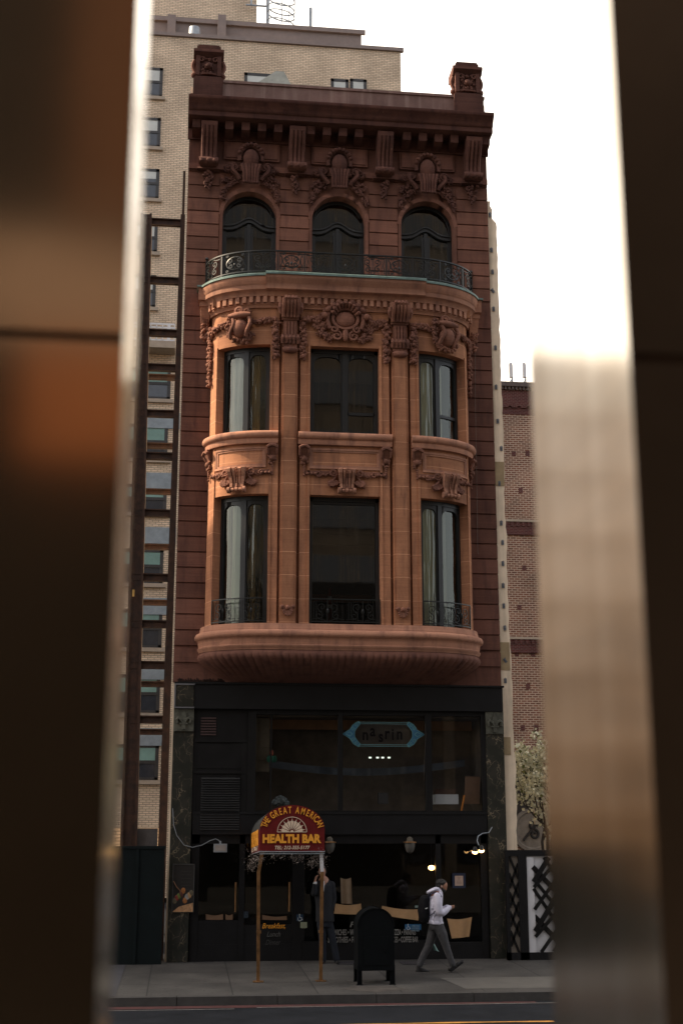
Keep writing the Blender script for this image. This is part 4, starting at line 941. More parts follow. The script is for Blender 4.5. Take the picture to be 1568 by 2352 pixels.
o,a,c=card(1655,3198,1704,3252,'framed_notice','paper notice on a dark blue board high in the right shop window','notice',mat('navy_board',(.005,.014,.045),.6))
b=MB(); b.box(a.x+.055,c.x-.055,-.016,-.0121,c.z+.05,a.z-.055); pp=b.build('paper','blindw',o,smooth=0)
M['paperpk']=mat('pinkish_paper',(.42,.31,.25),.8,var=.08); pp.data.materials[0]=M['paperpk']
b=MB()
for i,(u,v) in enumerate(((.3,.7),(.36,.64),(.4,.6),(.2,.8),(.2,.8),(.2,.8))): b.box(a.x+.05+(c.x-a.x-.1)*u,a.x+.05+(c.x-a.x-.1)*v,-.018,-.0161,a.z-.09-.028*i,a.z-.082-.028*i)
b.build('printed_lines',mat('print_ink',(.12,.09,.1),.8),o,smooth=0)
# poster on the left pilaster
o,a,c=card(634,3164,709,3341,'menu_poster','tall framed menu poster with food pictures on the marble pilaster by the green fence','poster',mat('poster_black',(.016,.014,.013),.5),Y=-.085,th=.03)
b=MB(); W_=c.x-a.x; H_=a.z-c.z
b.box(a.x,a.x+.012,-.095,-.085,c.z,a.z); b.box(c.x-.012,c.x,-.095,-.085,c.z,a.z); b.box(a.x,c.x,-.095,-.085,a.z-.012,a.z); b.build('poster_frame',mat('grey_frame',(.08,.08,.08),.5),o,smooth=0)
def pm(n,cc): return mat(n,cc,.6,var=.4,scale=18)
b=MB(); b.add([(a.x+.015,-.088,c.z+.01),(c.x-.015,-.088,c.z+.01),(c.x-.015,-.088,c.z+.2),(a.x+.15,-.088,c.z+.12)],[(0,1,2,3)]); b.build('table_picture',pm('tan_print',(.45,.25,.12)),o,smooth=0)
fc=[(.12,.10,.06),(.32,.12,.03),(.20,.03,.02),(.30,.28,.26),(.12,.16,.03),(.38,.22,.10),(.10,.03,.02)]
for i in range(9):
    b=MB(); x=a.x+.06+(W_-.12)*((i*5)%9)/8; z=c.z+.2+.028*i+random.uniform(0,.05); b.ell((x,-.087,z),(.05,.006,.065),10,6); b.build('food_picture',pm('food_print_%d'%i,fc[i%7]),o)
b=MB(); b.tube([(a.x+.02,-.089,a.z-.36),(a.x+.09,-.089,a.z-.48),(a.x+.17,-.089,a.z-.56),(a.x+.19,-.089,a.z-.64)],[.05,.045,.05,.02],6,True,.2); b.build('hand_picture',pm('skin_print',(.30,.15,.08)),o)
b=MB()
for i in range(7): b.box(a.x+W_*.38,c.x-.06,-.0875,-.085,a.z-.16-.075*i,a.z-.152-.075*i)
b.build('menu_lines',mat('faint_print',(.05,.045,.04),.7),o,smooth=0)
# ---- shop sign in the upper window
SG=thing('window_sign','blue ornamental sign reading nasrin painted on the upper shop window','sign',(4.5,.03,5.0))
yS=.03; x0,x1=3.93,5.08; zt,zb=5.31,4.77; zm=(zt+zb)/2
M['teal']=mat('teal_paint',(.10,.26,.28),.5); M['sky']=mat('sign_blue',(.03,.13,.24),.5)
b=MB()
for dz in(0,.035):
    b.tube([(x0,yS,zt-dz),(x1,yS,zt-dz)],.006,4); b.tube([(x0,yS,zb+dz),(x1,yS,zb+dz)],.006,4)
b.build('sign_border','teal',SG)
for sg,xx in((-1,x0),(1,x1)):
    b=MB();c=MB()
    P_=[(xx,zt+.02),(xx+sg*.12,zt-.05),(xx+sg*.2,zt-.17),(xx+sg*.37,zm),(xx+sg*.2,zb+.17),(xx+sg*.12,zb+.05),(xx,zb-.02),(xx-sg*.04,zb+.04),(xx+sg*.03,zb+.12),(xx+sg*.09,zm-.06),(xx+sg*.09,zm+.06),(xx+sg*.03,zt-.12),(xx-sg*.04,zt-.04)]
    b.prism(P_,yS-.002,yS+.002)
    L=lambda pts,r=.009: c.tube([(p[0],yS-.008,p[1]) for p in pts],r,4)
    L(P_+[P_[0]],.008)
    for zz,k in((zm+.13,1),(zm-.13,-1)):
        L(scroll(xx+sg*.13,zz,.05,.012,0,1.3*k*sg,12)); L(scroll(xx+sg*.06,zz+k*.08,.04,.01,1,-1.2*k,12))
    for k in(-1,1): L(scroll(xx+sg*.0,zm+k*.26,.028,.008,0,1.2*k,10))
    L([(xx+sg*.14,zm),(xx+sg*.2,zm+.05),(xx+sg*.3,zm),(xx+sg*.2,zm-.05),(xx+sg*.14,zm)],.012)
    b.build('sign_ornament','sky',SG,smooth=0); c.build('sign_scrollwork','teal',SG)
b=MB(); ins=mat('dark_sign_letter',(.006,.005,.005),.8,spec=.1)
for ch,u,dz in(('n',.07,-.02),('a',.23,.07),('s',.42,-.06),('r',.56,.01),('i',.71,-.01),('n',.82,.0)):
    text('x',ch,.37,ins,None,(x0+.02+u*(x1-x0-.1),yS,zm-.11+dz),mb=b,bold=.008,hscale=.8)
b.build('sign_letters',ins,SG,smooth=0)
b=MB(); b.box(x0-.05,x1+.05,.12,.124,zb,zt); b.build('backing',mat('dim_brown_back',(.085,.066,.052),.9),SG,smooth=0)
for i,px in enumerate((1355,1382,1401,1424)):
    p=at(px,2774,.6); b=MB(); b.box(p.x-.03,p.x+.03,.6,.62,p.z-.02,p.z+.015); o=b.build('ceiling_lamp',mat('cool_lamp_%d'%i,(.6,.7,.6),.5,emit=(.75,.85,.7,1.1)),None,smooth=0)
    tag(o,['leftmost','second from left','third from left','rightmost'][i]+' of the four small pale lights seen under the blue window sign','lamp','small lights under the window sign')
# things standing in the upper window
def pbox(x0,y0,x1,y1,Y,d,name,label,cat,m):
    a=at(x0,y0,Y); c=at(x1,y1,Y); b=MB(); b.box(a.x,c.x,Y,Y+d,c.z,a.z); b.box(a.x+.01,c.x-.01,Y-.004,Y,a.z-.03,a.z-.022)
    return tag(b.build(name,m,None,smooth=0),label,cat)
pbox(1592,2909,1678,2945,.16,.3,'white_box','white box on the sill of the right upper shop window','box',M['white'])
pbox(1594,2889,1668,2909,.2,.25,'brown_carton','dark brown carton lying on the white box in the upper window','carton',mat('brown_carton_card',(.07,.03,.018),.8))
pbox(1386,2903,1421,2944,.3,.2,'small_cabinet','small two-door cabinet in the middle of the upper shop window','cabinet',mat('grey_cabinet',(.05,.045,.045),.6))
b=MB(); q=[at(*p,.2) for p in((1703,2843),(1757,2845),(1754,2944),(1699,2944))]; b.prism([(p.x,p.z) for p in reversed(q)],.2,.23); tag(b.build('leaning_board',mat('tan_board',(.20,.105,.06),.7),None,smooth=0),'tan board leaning at the right end of the upper shop window','board')
b=MB(); p,q=at(1699,2912,.12),at(1688,2972,.12); b.tube([p,q],.022,6); tag(b.build('orange_reflection',mat('orange_reflection_tone',(.75,.25,.04),.5),None),'short slanting orange reflection, built solid, before the leaning board','reflection')  # solid rod standing for an orange reflection in the pane
b=MB(); base=at(1028,2946,.25)
for i in range(22):
    u=random.uniform(-1,1); blob(b,FLAT,base.x+.16*u,-.25+random.uniform(-.05,.05),base.z+.02+random.uniform(0,.2)*(1-abs(u)),random.uniform(.04,.08),6,4)
tag(b.build('plastic_bag',mat('clear_plastic',(.22,.24,.24),.15,var=.5,scale=10),None,smooth=20),'crumpled clear plastic bag on the sill above the awning','bag')
p=at(994,2770,.2); t=thing('paper_flower','small orange flower with green leaves at the left of the upper window','flower',tuple(p))
b=MB(); b.ell(p+Vector((0,0,.08)),(.045,.02,.07),8,5); b.build('blossom',mat('coral_petal',(.45,.10,.05),.6),t)
b=MB(); 
for a_ in(-.5,.1,.6): b.ell(p+Vector((a_*.12,0,-.06)),(.05,.015,.08),8,5)
b.build('leaf',mat('green_leaf',(.005,.10,.055),.6),t)
# ---- lamps on the shop front
def lantern(px,lab):
    p=at(px,3090,-.2); z=p.z; t=thing('wall_lantern',lab,'lantern',(p.x,-.2,z),'wall lanterns over the shop window')
    b=MB(); b.lathe((p.x,-.2,z),[(0,.155),(.03,.15),(.065,.12),(.075,.06),(.07,.05),(0,.05)],14); b.tube([(p.x,-.2,z+.1),(p.x,-.02,z+.12)],.018,6); b.build('lantern_cap',mat('verdigris_brass',(.10,.085,.06),.5),t)
    b=MB(); b.lathe((p.x,-.2,z),[(.07,.055),(.145,.04),(.15,.03),(.14,.02),(.07,.015)],18); b.build('lantern_rim','brass',t)
    b=MB(); b.lathe((p.x,-.2,z),[(.115,.018),(.118,-.04),(.10,-.12),(.07,-.18),(.02,-.21),(0,-.21)],16); b.build('lantern_globe',mat('dusty_globe',(.10,.095,.085),.25,var=.3),t)
lantern(1207,'wall lantern with smoky globe just right of the awning'); lantern(1500,'wall lantern with smoky globe alone above the menu window')
t=None
def spot(px,py,lab):
    p=at(px,py,-.35); t=thing('spot_lamp',lab,'lamp',tuple(p),'lit spotlights by the right pilaster')
    b=MB(); b.lathe(p,[(.03,.10),(.05,.08),(.06,.0),(.055,-.01)],12); b.build('lamp_shade','frame',t)
    b=MB(); b.ell(p+Vector((0,-.01,-.01)),(.062,.04,.048),12,8); b.build('bulb',mat('lit_bulb_%d'%px,(1,.8,.5),.4,emit=(1.0,.55,.20,9)),t)
    return p
p1=spot(1738,3118,'left and slightly lower of the two glowing spotlights'); p2=spot(1761,3113,'right and slightly higher of the two glowing spotlights')
b=MB(); b.tube([p2+Vector((-.05,0,.10)),p2+Vector((-.08,.05,.2)),p2+Vector((-.04,.12,.3)),p2+Vector((.08,.2,.36)),p2+Vector((.25,.28,.38)),p2+Vector((.33,.30,.5))],.011,6); tag(b.build('lamp_arm','galv',None),'thin curved conduit arm carrying the two lit spotlights','lamp arm')
p=at(1579,3178,.3); t=thing('pendant_lamp','single glowing round bulb inside the shop above the walking man','lamp',tuple(p))
b=MB(); b.ell(p,(.075,.06,.055),12,8); b.build('bulb',mat('lit_pendant',(1,.8,.5),.4,emit=(1.0,.5,.16,9)),t); b=MB(); b.tube([p+Vector((0,0,.05)),Vector((p.x,p.y,2.78))],.006,4); b.build('cord','frame',t)
t=thing('flood_light','rectangular floodlight with grey glass hanging on a cable left of the awning','floodlight',tuple(at(807,3105,-.2)))
a=at(783,3090,-.2); c=at(831.5,3121,-.2); b=MB(); b.box(a.x,c.x,-.2,-.1,c.z,a.z); b.box((a.x+c.x)/2-.02,(a.x+c.x)/2+.02,-.14,-.02,a.z-.02,a.z+.06); b.build('housing','galv',t,smooth=0)
b=MB(); b.box(a.x+.03,c.x-.03,-.206,-.2,c.z+.03,a.z-.03); b.build('lens',mat('grey_lens',(.30,.27,.25),.3),t,smooth=0)
b=MB(); pts=[at(*q,-.08) for q in((633,2960),(636,3020),(648,3060),(675,3095),(705,3103),(740,3095),(770,3078),(790,3072),(803,3078),(806,3090))]; b.tube(pts,.009,5); tag(b.build('power_cable','galv',None),'thin grey cable looping from the left pilaster to the floodlight','cable')
b=MB(); pts=[at(*q,-.04) for q in((1556,2650),(1558,2700),(1554,2760),(1551,2860))]; b.tube(pts,.004,4); tag(b.build('hanging_wire',mat('dim_wire',(.10,.08,.06),.5),None),'very thin wire hanging down the upper shop window','wire')
b=MB(); pts=[at(*q,-.02) for q in((1738,1250),(1740,1500),(1745,1800),(1748,2020),(1751,2030))]; b.tube(pts,.004,4); tag(b.build('hanging_wire',mat('pale_wire',(.22,.2,.17),.5),None),'long thin wire hanging down the right brownstone pier','wire')
# ================================================================== AWNING
YF=-3.2; YB=-.06
P1=at(950,3118,YF); P2=at(1188,3116,YF); SPZ=at(1066,3036,YF).z; CRZ=at(1066,2948,YF).z
XA,XB=P1.x,P2.x; ZB=(P1.z+P2.z)/2; CX=(XA+XB)/2; HW=(XB-XA)/2
AWN=thing('shop_awning','maroon arched awning with yellow health bar lettering on two bronze posts','awning',(CX,YF/2,0))
DR=-.10
def ap(t,y):
    r=(y-YF)/(YB-YF); a=math.pi*t; x=CX-HW*math.cos(a); z=SPZ+(CRZ-SPZ)*math.sin(a)+r*DR
    return (x,y,z)
b=MB(); k=28; front=[(XA,YF,ZB),(XB,YF,ZB)]+[ap(1-i/k,YF) for i in range(k+1)]
b.add(front,[tuple(range(len(front)))])
b.box(XA,XB,YF-.012,YF+.0,ZB,ZB+.02)
b.build('front_panel','maroon',AWN,smooth=0)
for x in(XA,XB): b=MB(); b.add([(x,YF,ZB),(x,YF,SPZ),(x,YB,SPZ+DR),(x,YB,ZB+DR)],[(0,1,2,3)]); b.build('side_valance','maroon',AWN,smooth=0)
b=MB(); ys=[YF+(YB-YF)*i/8 for i in range(9)]; vs=[]
for j,y in enumerate(ys):
    for i in range(k+1):
        p=Vector(ap(i/k,y)); sg=-.025*math.sin(math.pi*((j%2)))*0; vs.append(p)
fs=[(j*(k+1)+i,j*(k+1)+i+1,(j+1)*(k+1)+i+1,(j+1)*(k+1)+i) for j in range(8) for i in range(k)]
b.add(vs,fs); b.build('canvas_roof','canvas',AWN,smooth=60)
b=MB(); b.tube([(XA,YF-.01,ZB-.01),(XB,YF-.01,ZB-.01)],.012,6); b.tube([(XA,YF,ZB-.01),(XA,YB,ZB+DR-.01)],.012,6); b.tube([(XB,YF,ZB-.01),(XB,YB,ZB+DR-.01)],.012,6)
b.tube([(XA,YF-.01,ZB-.05),(XB,YF-.01,ZB-.05)],.01,6); b.build('frame_rail','galv',AWN)
yT=YF-.016
L=MB(); 
def place(mb,s,x,z,w_,size,**kw): text('x',s,size,None,None,(x,yT,z),width=w_,mb=mb,**kw)
zh=at(1066,2880+855/4.126,YF).z; zt_=at(1066,2880+735/4.126,YF).z
xl=at(880+335/4.126,3080,YF).x; xr=at(880+1220/4.126,3080,YF).x
place(L,'HEALTH BAR',xl,zh+.01,xr-xl,(zt_-zh)/.70,bold=.012)
L.build('title_lettering','yellow',AWN,smooth=0)
L=MB(); zz=at(1066,2880+948/4.126,YF).z; z2=at(1066,2880+897/4.126,YF).z; xl=at(880+520/4.126,3110,YF).x; xr=at(880+1050/4.126,3110,YF).x
place(L,'TEL: 212-355-5177',xl,zz,xr-xl,(z2-zz)/.70,shear=.22,bold=.002); L.build('phone_lettering','creamL',AWN,smooth=0)
L=MB(); s_='THE GREAT AMERICAN'; n_=len(s_)
cz=SPZ+.0; rx,rz=HW*.87,(CRZ-SPZ)*.78
wts=[{'I':.5,' ':.55,'M':1.25,'T':.9,'E':.9,'R':1.0,'A':1.08}.get(ch,1.0) for ch in s_]; tot=sum(wts); acc=0
for ch,wt in zip(s_,wts):
    a=math.pi*(1-(.035+.93*(acc+wt/2)/tot)); acc+=wt
    if ch==' ': continue
    px_,pz_=CX+rx*math.cos(a),cz+rz*math.sin(a)
    tx,tz=-rx*math.sin(a),rz*math.cos(a); l=math.hypot(tx,tz); xd=Vector((-tx/l,0,-tz/l)); zd=Vector((-xd.z,0,xd.x))
    zd=Vector((-xd.z,0,xd.x)); 
    q=Vector((px_,yT,pz_))-zd*.055; text('x',ch,.185,None,None,q,mb=L,bold=.003,xdir=xd,zdir=zd,align='CENTER',hscale=.60)
L.build('arched_lettering','yellow',AWN,smooth=0)
# sunburst emblem
L=MB(); ec=Vector(at(880+780/4.126,2880+688/4.126,YF)); R0=HW*.45
ecx,ecz=ec.x,ec.z; Rz=at(1066,2880+462/4.126,YF).z-ecz
arc=[(ecx+R0*math.cos(a),yT,ecz+Rz*math.sin(a)) for a in[math.pi*i/24 for i in range(25)]]
L.tube(arc+[(ecx-R0,yT,ecz),(ecx+R0,yT,ecz)],.008,4)
for i in range(9):
    a=math.pi*(.06+.88*i/8); u=(math.cos(a)*R0,math.sin(a)*Rz); v=(-math.sin(a)*R0,math.cos(a)*Rz)
    def pp_(r,t): return (ecx+u[0]*r+v[0]*t,ecz+u[1]*r+v[1]*t)
    L.prism([pp_(.2,-.01),pp_(.2,.01),pp_(.62,.095),pp_(.74,.105),pp_(.72,.04),pp_(.95,.0),pp_(.72,-.04),pp_(.74,-.105),pp_(.62,-.095)],yT-.003,yT+.001)
L.prism([(ecx+R0*.11*math.cos(a),ecz+Rz*.14*math.sin(a)) for a in[math.pi*i/8 for i in range(9)]],yT-.003,yT+.001)
L.build('sunburst_emblem','creamL',AWN,smooth=0)
# lettering on the side valance
L=MB(); ln=Vector((0,-1,0)); 
text('x','HEALTH BAR',.42,None,None,(XA-.012,YB-.25,ZB+DR+.14),width=2.6,mb=L,bold=.012,xdir=Vector((0,-1,.032)),zdir=Vector((0,0,1)))
L.build('side_lettering','yellow',AWN,smooth=0)
L=MB(); text('x','TEL: 212-355-5177',.12,None,None,(XA-.012,YB-.35,ZB+DR+.04),width=2.4,mb=L,shear=.2,xdir=Vector((0,-1,.032)),zdir=Vector((0,0,1)))
L.build('side_phone_lettering','creamL',AWN,smooth=0)
# posts
def post(xt,zt,xk,zk,xf,foot):
    b=MB(); y=YF+.05; w_=.062
    b.tube([(xt,y,zt),(xk,y,zk),(xf,y,gz(y))],w_*.72,4); b.box(xf-.1,xf+.1,y-.1,y+.1,gz(y),gz(y)+.012); b.box(xf-.045,xf+.045,y-.045,y+.045,.95,1.0)
    b.build('post','brass',AWN,smooth=0)
q=[at(*p,YF+.05) for p in((961,3135),(947,3194),(945,3607))]; post(q[0].x,ZB,q[1].x,q[1].z,q[2].x,0)
q=[at(*p,YF+.05) for p in((1176,3138),(1179,3194),(1174,3607))]; post(q[0].x,ZB,q[1].x,q[1].z,q[2].x,0)
b=MB(); b.tube([(q[0].x,YF+.05,ZB-.06),(q[1].x,YF+.05,q[1].z+.01)],.062*.76,4); b.build('white_sleeve','white',AWN,smooth=0)
M['tinsel']=mat('silver_tinsel',(.33,.28,.25),.3,metal=.5,var=.6,scale=30)
def tinsel(name,lab,blobs):
    b=MB()
    for (px,py,r,n_,Y) in blobs:
        c=at(px,py,Y)
        for i in range(n_):
            p=c+Vector((random.gauss(0,r),random.gauss(0,r),random.gauss(0,r*1.1)))
            d=Vector((random.uniform(-1,1),random.uniform(-1,1),random.uniform(-1,.6))).normalized()*random.uniform(.015,.04); e=d.cross(Vector((0,1,.3))).normalized()*.005
            b.add([p-e,p+e,p+d],[(0,1,2)])
    tag(b.build(name,'tinsel',None,smooth=0),lab,'tinsel','tinsel garlands under the awning')
tinsel('tinsel_garland','bushy tinsel bunch hanging at the left corner of the awning',[(930,3148,.08,260,YF+.3),(920,3172,.05,90,YF+.3),(955,3138,.06,90,YF)])
tinsel('tinsel_garland','bushy silver tinsel bunch around the right awning post',[(1155,3148,.09,200,YF+.1),(1180,3135,.06,110,YF),(1137,3163,.045,60,YF+.1)])
tinsel('tinsel_garland','sparse tinsel strands hanging under the middle of the awning',[(1000,3133,.05,60,YF),(1076,3140,.05,70,YF),(1030,3133,.06,40,YF),(1098,3136,.04,50,YF)])
def atc(px,py,Y): return at(px*1.5944,py*1.5944,Y)
# ================================================================== STRIP OF NEIGHBOUR'S PARTY WALL (right)
t=thing('party_wall','narrow cream strip of old party wall with bolted anchor plates right of the brownstone','wall',(7.4,.1,0))
b=MB(); vs=[]; zs=[2.42+.12*i for i in range(135)]; L_=[];R_=[]
rr=random.Random(3); off=0
for z in zs:
    off=off*.7+rr.uniform(-.010,.010)
    wdt=.235 if z>7.3 else .24+.04*(7.3-z)/4.9
    if z<5: off+=rr.uniform(-.008,.012)
    if z>17.98: wdt=.13
    if z>18.3: wdt=.10+.03*math.sin(z*3)
    L_.append((7.272,z)); R_.append((7.272+wdt+off*1.4,z))
for y in(.06,.5):
    pass
n_=len(zs); vs=[(x,.06,z) for x,z in L_]+[(x,.06,z) for x,z in R_]+[(x,.6,z) for x,z in L_]+[(x-.01,.6,z) for x,z in R_]
fs=[]
for i in range(n_-1): fs+=[(i,n_+i,n_+i+1,i+1),(n_+i,3*n_+i,3*n_+i+1,n_+i+1),(2*n_+i,2*n_+i+1,3*n_+i+1,3*n_+i),(i,i+1,2*n_+i+1,2*n_+i)]
fs.append((n_-1,2*n_-1,4*n_-1,3*n_-1)); b.add(vs,fs); b.build('render','cream',t,smooth=30)
b=MB()
for z0,z1,x1 in((11.0,11.6,7.50),(6.55,7.2,7.50),(4.6,5.0,7.46)): b.box(7.275,x1,.045,.06,z0,z1)
b.build('brown_patch',mat('tan_render_patch',(.34,.25,.14),.85,var=.2,scale=4),t,smooth=0)
for (px,py),rot in zip([(1793,787),(1798,916),(1802,996),(1803,1065),(1806,1132),(1813,1274),(1815,1418),(1821,1543),(1834,1643),(1827,1771),(1834,1916),(1839,1987),(1840,2064),(1841,2145),(1843,2219),(1847,2300),(1848,2419),(1849,2493)],[0,0,0,.6,0,0,0,0,0,0,0,0,0,0,0,0,.7,0]):
    p=at(px,py,.05); c_,s_=math.cos(rot),math.sin(rot)
    def rp_(u,v): return (p.x+u*c_-v*s_, p.z+u*s_+v*c_)
    q=MB(); q.prism([rp_(-.03,-.055),rp_(.03,-.055),rp_(.03,.055),rp_(-.03,.055)],.035,.06); q.ell((p.x,.03,p.z),(.016,.02,.016),8,4); q.tube([(p.x,.03,p.z),(p.x,.03,p.z+.07)],.008,5)
    q.build('anchor_plate',mat('grey_plate',(.14,.15,.17),.6,metal=.3) if 'plt' not in M else M['plt'],t,smooth=0)
    M.setdefault('plt',bpy.data.materials['grey_plate'])
# ================================================================== APARTMENT BUILDING (behind, left)
YA=32.0
aR=at(1466,188,YA).x; aT=at(1466,188,YA).z; 
APT=thing('apartment_building','tall beige brick apartment building rising behind the brownstone on the left','apartment building',(0,YA,0))
pa=at(1334,200,YA); ptop=at(940,118,YA); pl=at(940,130,YA)
XL=-14
b=MB(); b.box(XL,aR,YA,YA+16,0,aT)
b.build('wall','beige',APT,smooth=0)
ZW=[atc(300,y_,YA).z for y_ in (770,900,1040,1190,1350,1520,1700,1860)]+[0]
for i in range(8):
    g_=i/7; cc=[(.95,.90,.82)[j_]*(1-g_)+(.34,.23,.14)[j_]*g_ for j_ in range(3)]  # storey tones fade downward, painting in the light mirrored by the right column
    b=MB(); b.box(-45,XL,YA+.5,YA+16,ZW[i+1],ZW[i]); b.box(-45,XL,YA+.3,YA+.5,ZW[i]-.25,ZW[i]); b.build('wing_storey',mat('wing_fade_%d'%i,cc,.8,var=.1,scale=.3),APT,smooth=0)
    if i>3:
        b=MB()
        for j_ in range(4): b.box(-43+7*j_,-41.6+7*j_,YA+.45,YA+.49,ZW[i+1]+.9,min(ZW[i+1]+2.2,ZW[i]-.4))
        b.build('wing_window','aptpane',APT,smooth=0)
zc0=at(1000,160,YA).z
b=MB(); b.box(XL,pa.x,YA+1.2,YA+14,aT,aT+1.6); b.box(XL,pa.x+.2,YA+1.05,YA+1.2,aT+1.6,aT+1.85); b.box(XL,aR+.15,YA-.12,YA+.1,aT-.05,aT+.15); b.build('roof_parapet','mauve',APT,smooth=0)
px_=at(940,60,YA+2.5).x
b=MB(); b.box(XL+6,px_,YA+2.5,YA+13,aT,aT+14); b.build('roof_tower','beige',APT,smooth=0)
b=MB()
for px in(628,812): q=at(px,115,YA+.9); b=MB(); b.box(q.x-.22,q.x+.22,YA+.7,YA+1.2,aT-.1,q.z+.9); b.build('roof_post','mauve',APT,smooth=0)
q=at(712,132,YA+.6); b=MB(); b.lathe((q.x,q.y,q.z-1.1),[(.0,1.6),(.3,1.55),(.33,1.2),(.3,.9),(.36,.85),(.36,.7),(.28,.6),(.28,0)],12); tag(b.build('roof_vent','galv',None),'small pale metal vent on the roof edge of the apartment building','vent')
q0=at(980,0,YA+2.2); q1=at(980,118,YA+2.2)
t=thing('roof_ladder','thin metal ladder with round safety hoops on the apartment roof','ladder',tuple(q1))
b=MB()
for dx in(0,): b.tube([(q0.x,YA+2.2,q0.z+3),(q1.x,YA+2.2,q1.z-1)],.09,6)
b.tube([(q0.x-.9,YA+2.2,q0.z+3),(q0.x-.9,YA+2.2,q0.z-.4)],.06,6); b.tube([(q0.x-1.2,YA+2.2,q0.z-.4),(q0.x,YA+2.2,q0.z-.4)],.06,6); b.build('rail','galv',t)
b=MB()
for py in(-5,30,52,84):
    z=at(980,py,YA+2.2).z; b.tube([(q0.x+.75+.75*math.cos(a),YA+2.2+.5*math.sin(a),z-.15*math.cos(a)) for a in[math.pi-2*math.pi*i/20 for i in range(21)]],.035,4)
for dx in(.8,1.2,1.5): b.tube([(q0.x+dx,YA+2.2,q0.z+3),(q0.x+dx,YA+2.2,at(980,80,YA+2.2).z)],.03,4)
b.build('safety_cage','galv',t)
q=at(1137,100,YA+2); b=MB(); b.tube([(q.x,q.y,q.z+1.2),(q.x,q.y,q.z-2.2)],.09,6); tag(b.build('roof_pipe','galv',None),'single thin upright pipe on the right of the apartment roof','pipe')
SK=mat('pale_window_sky_shade',(.50,.52,.50),.5,var=.15,scale=.8)
GR=mat('green_shade',(.16,.28,.25),.5,var=.3,scale=.7)
wf=mat('window_frame_dark',(.028,.026,.026),.5)
def apt_window(x0,x1,z0,z1,Y,pane=.45,shade=SK,mid=False):
    b=MB(); t_=.16
    b.box(x0,x1,Y-.03,Y-.001,z1-t_,z1); b.box(x0,x1,Y-.03,Y-.001,z0,z0+t_*.7); b.box(x0,x0+t_,Y-.03,Y-.001,z0,z1); b.box(x1-t_,x1,Y-.03,Y-.001,z0,z1)
    zm=(z0+z1)/2; b.box(x0,x1,Y-.045,Y-.001,zm-.07,zm+.07)
    if mid: b.box((x0+x1)/2-.08,(x0+x1)/2+.08,Y-.05,Y-.001,z0,z1)
    o=b.build('window_frame',wf,APT,smooth=0)
    b=MB(); b.box(x0+t_,x1-t_,Y-.012,Y-.001,z0+.1,zm-.07); b.build('pane',M['aptpane'],o,smooth=0)
    zs=z1-t_-(z1-zm)*pane*1.6
    b=MB(); b.box(x0+t_,x1-t_,Y-.014,Y-.001,max(zs,zm+.07),z1-t_); b.build('shade',shade,o,smooth=0)
    if zs>zm+.07:
        b=MB(); b.box(x0+t_,x1-t_,Y-.012,Y-.001,zm+.07,zs); b.build('upper_pane',M['aptpane'],o,smooth=0)
    b=MB(); b.box(x0-.15,x1+.15,Y-.14,Y-.001,z0-.2,z0-.02); b.build('window_ledge','stone',APT,smooth=0)
rows=[(250,356,598),(433,540,590),(620,729,585),(820,924,579),(1009,1126,573)]
for i,(ya,yb,xr_) in enumerate(rows):
    a=at(xr_,ya,YA); c=at(xr_,yb,YA); w_=3.05
    apt_window(a.x-w_,a.x,c.z,a.z,YA,[.55,.62,.3,.6,.75][i],mid=(i>=3))
    for k_ in(1,): apt_window(a.x-w_-5.0*k_,a.x-5.0*k_,c.z,a.z,YA,.4)
rows=[(1350,1463,627),(1557,1682,616),(1776,1880,612),(2012,2137,600),(2234,2372,596),(2471,2611,588),(2726,2856,583)]
for i,(ya,yb,xr_) in enumerate(rows):
    a=at(xr_,ya,YA); c=at(xr_,yb,YA); w_=2.55
    apt_window(a.x-w_,a.x,c.z,a.z,YA,.62,shade=GR if i>1 else GR,mid=(i==3))
    for k_ in(1,): apt_window(a.x-w_-5.0*k_,a.x-5.0*k_,c.z,a.z,YA,.4)
    if i<6:
        z=c.z-1.0; b=MB(); b.box(a.x-1.1,a.x+.5,YA-.06,YA-.001,z-.5,z+.3)
        b.build('air_conditioner_grille',mat('blue_grey_grille',(.22,.26,.29),.5,var=.2) if 'grl' not in M else M['grl'],APT,smooth=0); M.setdefault('grl',bpy.data.materials['blue_grey_grille'])
for x0,x1 in((895,1008),(1211,1276),(1281,1342)):
    a=at(x0,266+ (22 if x0>1000 else 0),YA); c=at(x1,355,YA); apt_window(a.x,c.x,a.z-3.0,a.z,YA,.5)
# terrace rail
zr0=at(600,1187,YA-.8).z; zr1=at(600,1253,YA-.8).z
b=MB(); b.box(XL,at(645,1200,YA).x,YA-1.0,YA,zr1-.35,zr1); b.build('terrace_slab','stone',APT,smooth=0)
b=MB(); xr_=at(640,1200,YA-.8).x
for z in(zr0,zr0-.18,zr1+.1): b.box(xr_-14,xr_,YA-.82,YA-.78,z-.04,z+.04)
for i in range(48): x=xr_-i*.29; b.box(x-.025,x+.025,YA-.82,YA-.78,zr1,zr0)
b.box(xr_-.35,xr_-.2,YA-.85,YA-.75,zr1,zr0); b.build('terrace_railing','white',APT,smooth=0)
b=MB(); q=at(1020,285,10); b.hexa([(q.x-.75,9.5,q.z-.55),(q.x+.5,9.5,q.z-.75),(q.x+.5,11,q.z-.75),(q.x-.75,11,q.z-.55),(q.x-.12,9.6,q.z+.0),(q.x+.16,9.6,q.z+.0),(q.x+.2,10.8,q.z-.02),(q.x-.1,10.8,q.z-.02)])
tag(b.build('roof_skylight',mat('pale_skylight',(.30,.31,.27),.5),None,smooth=0),'pale slanted skylight hood showing over the brownstone parapet','skylight')
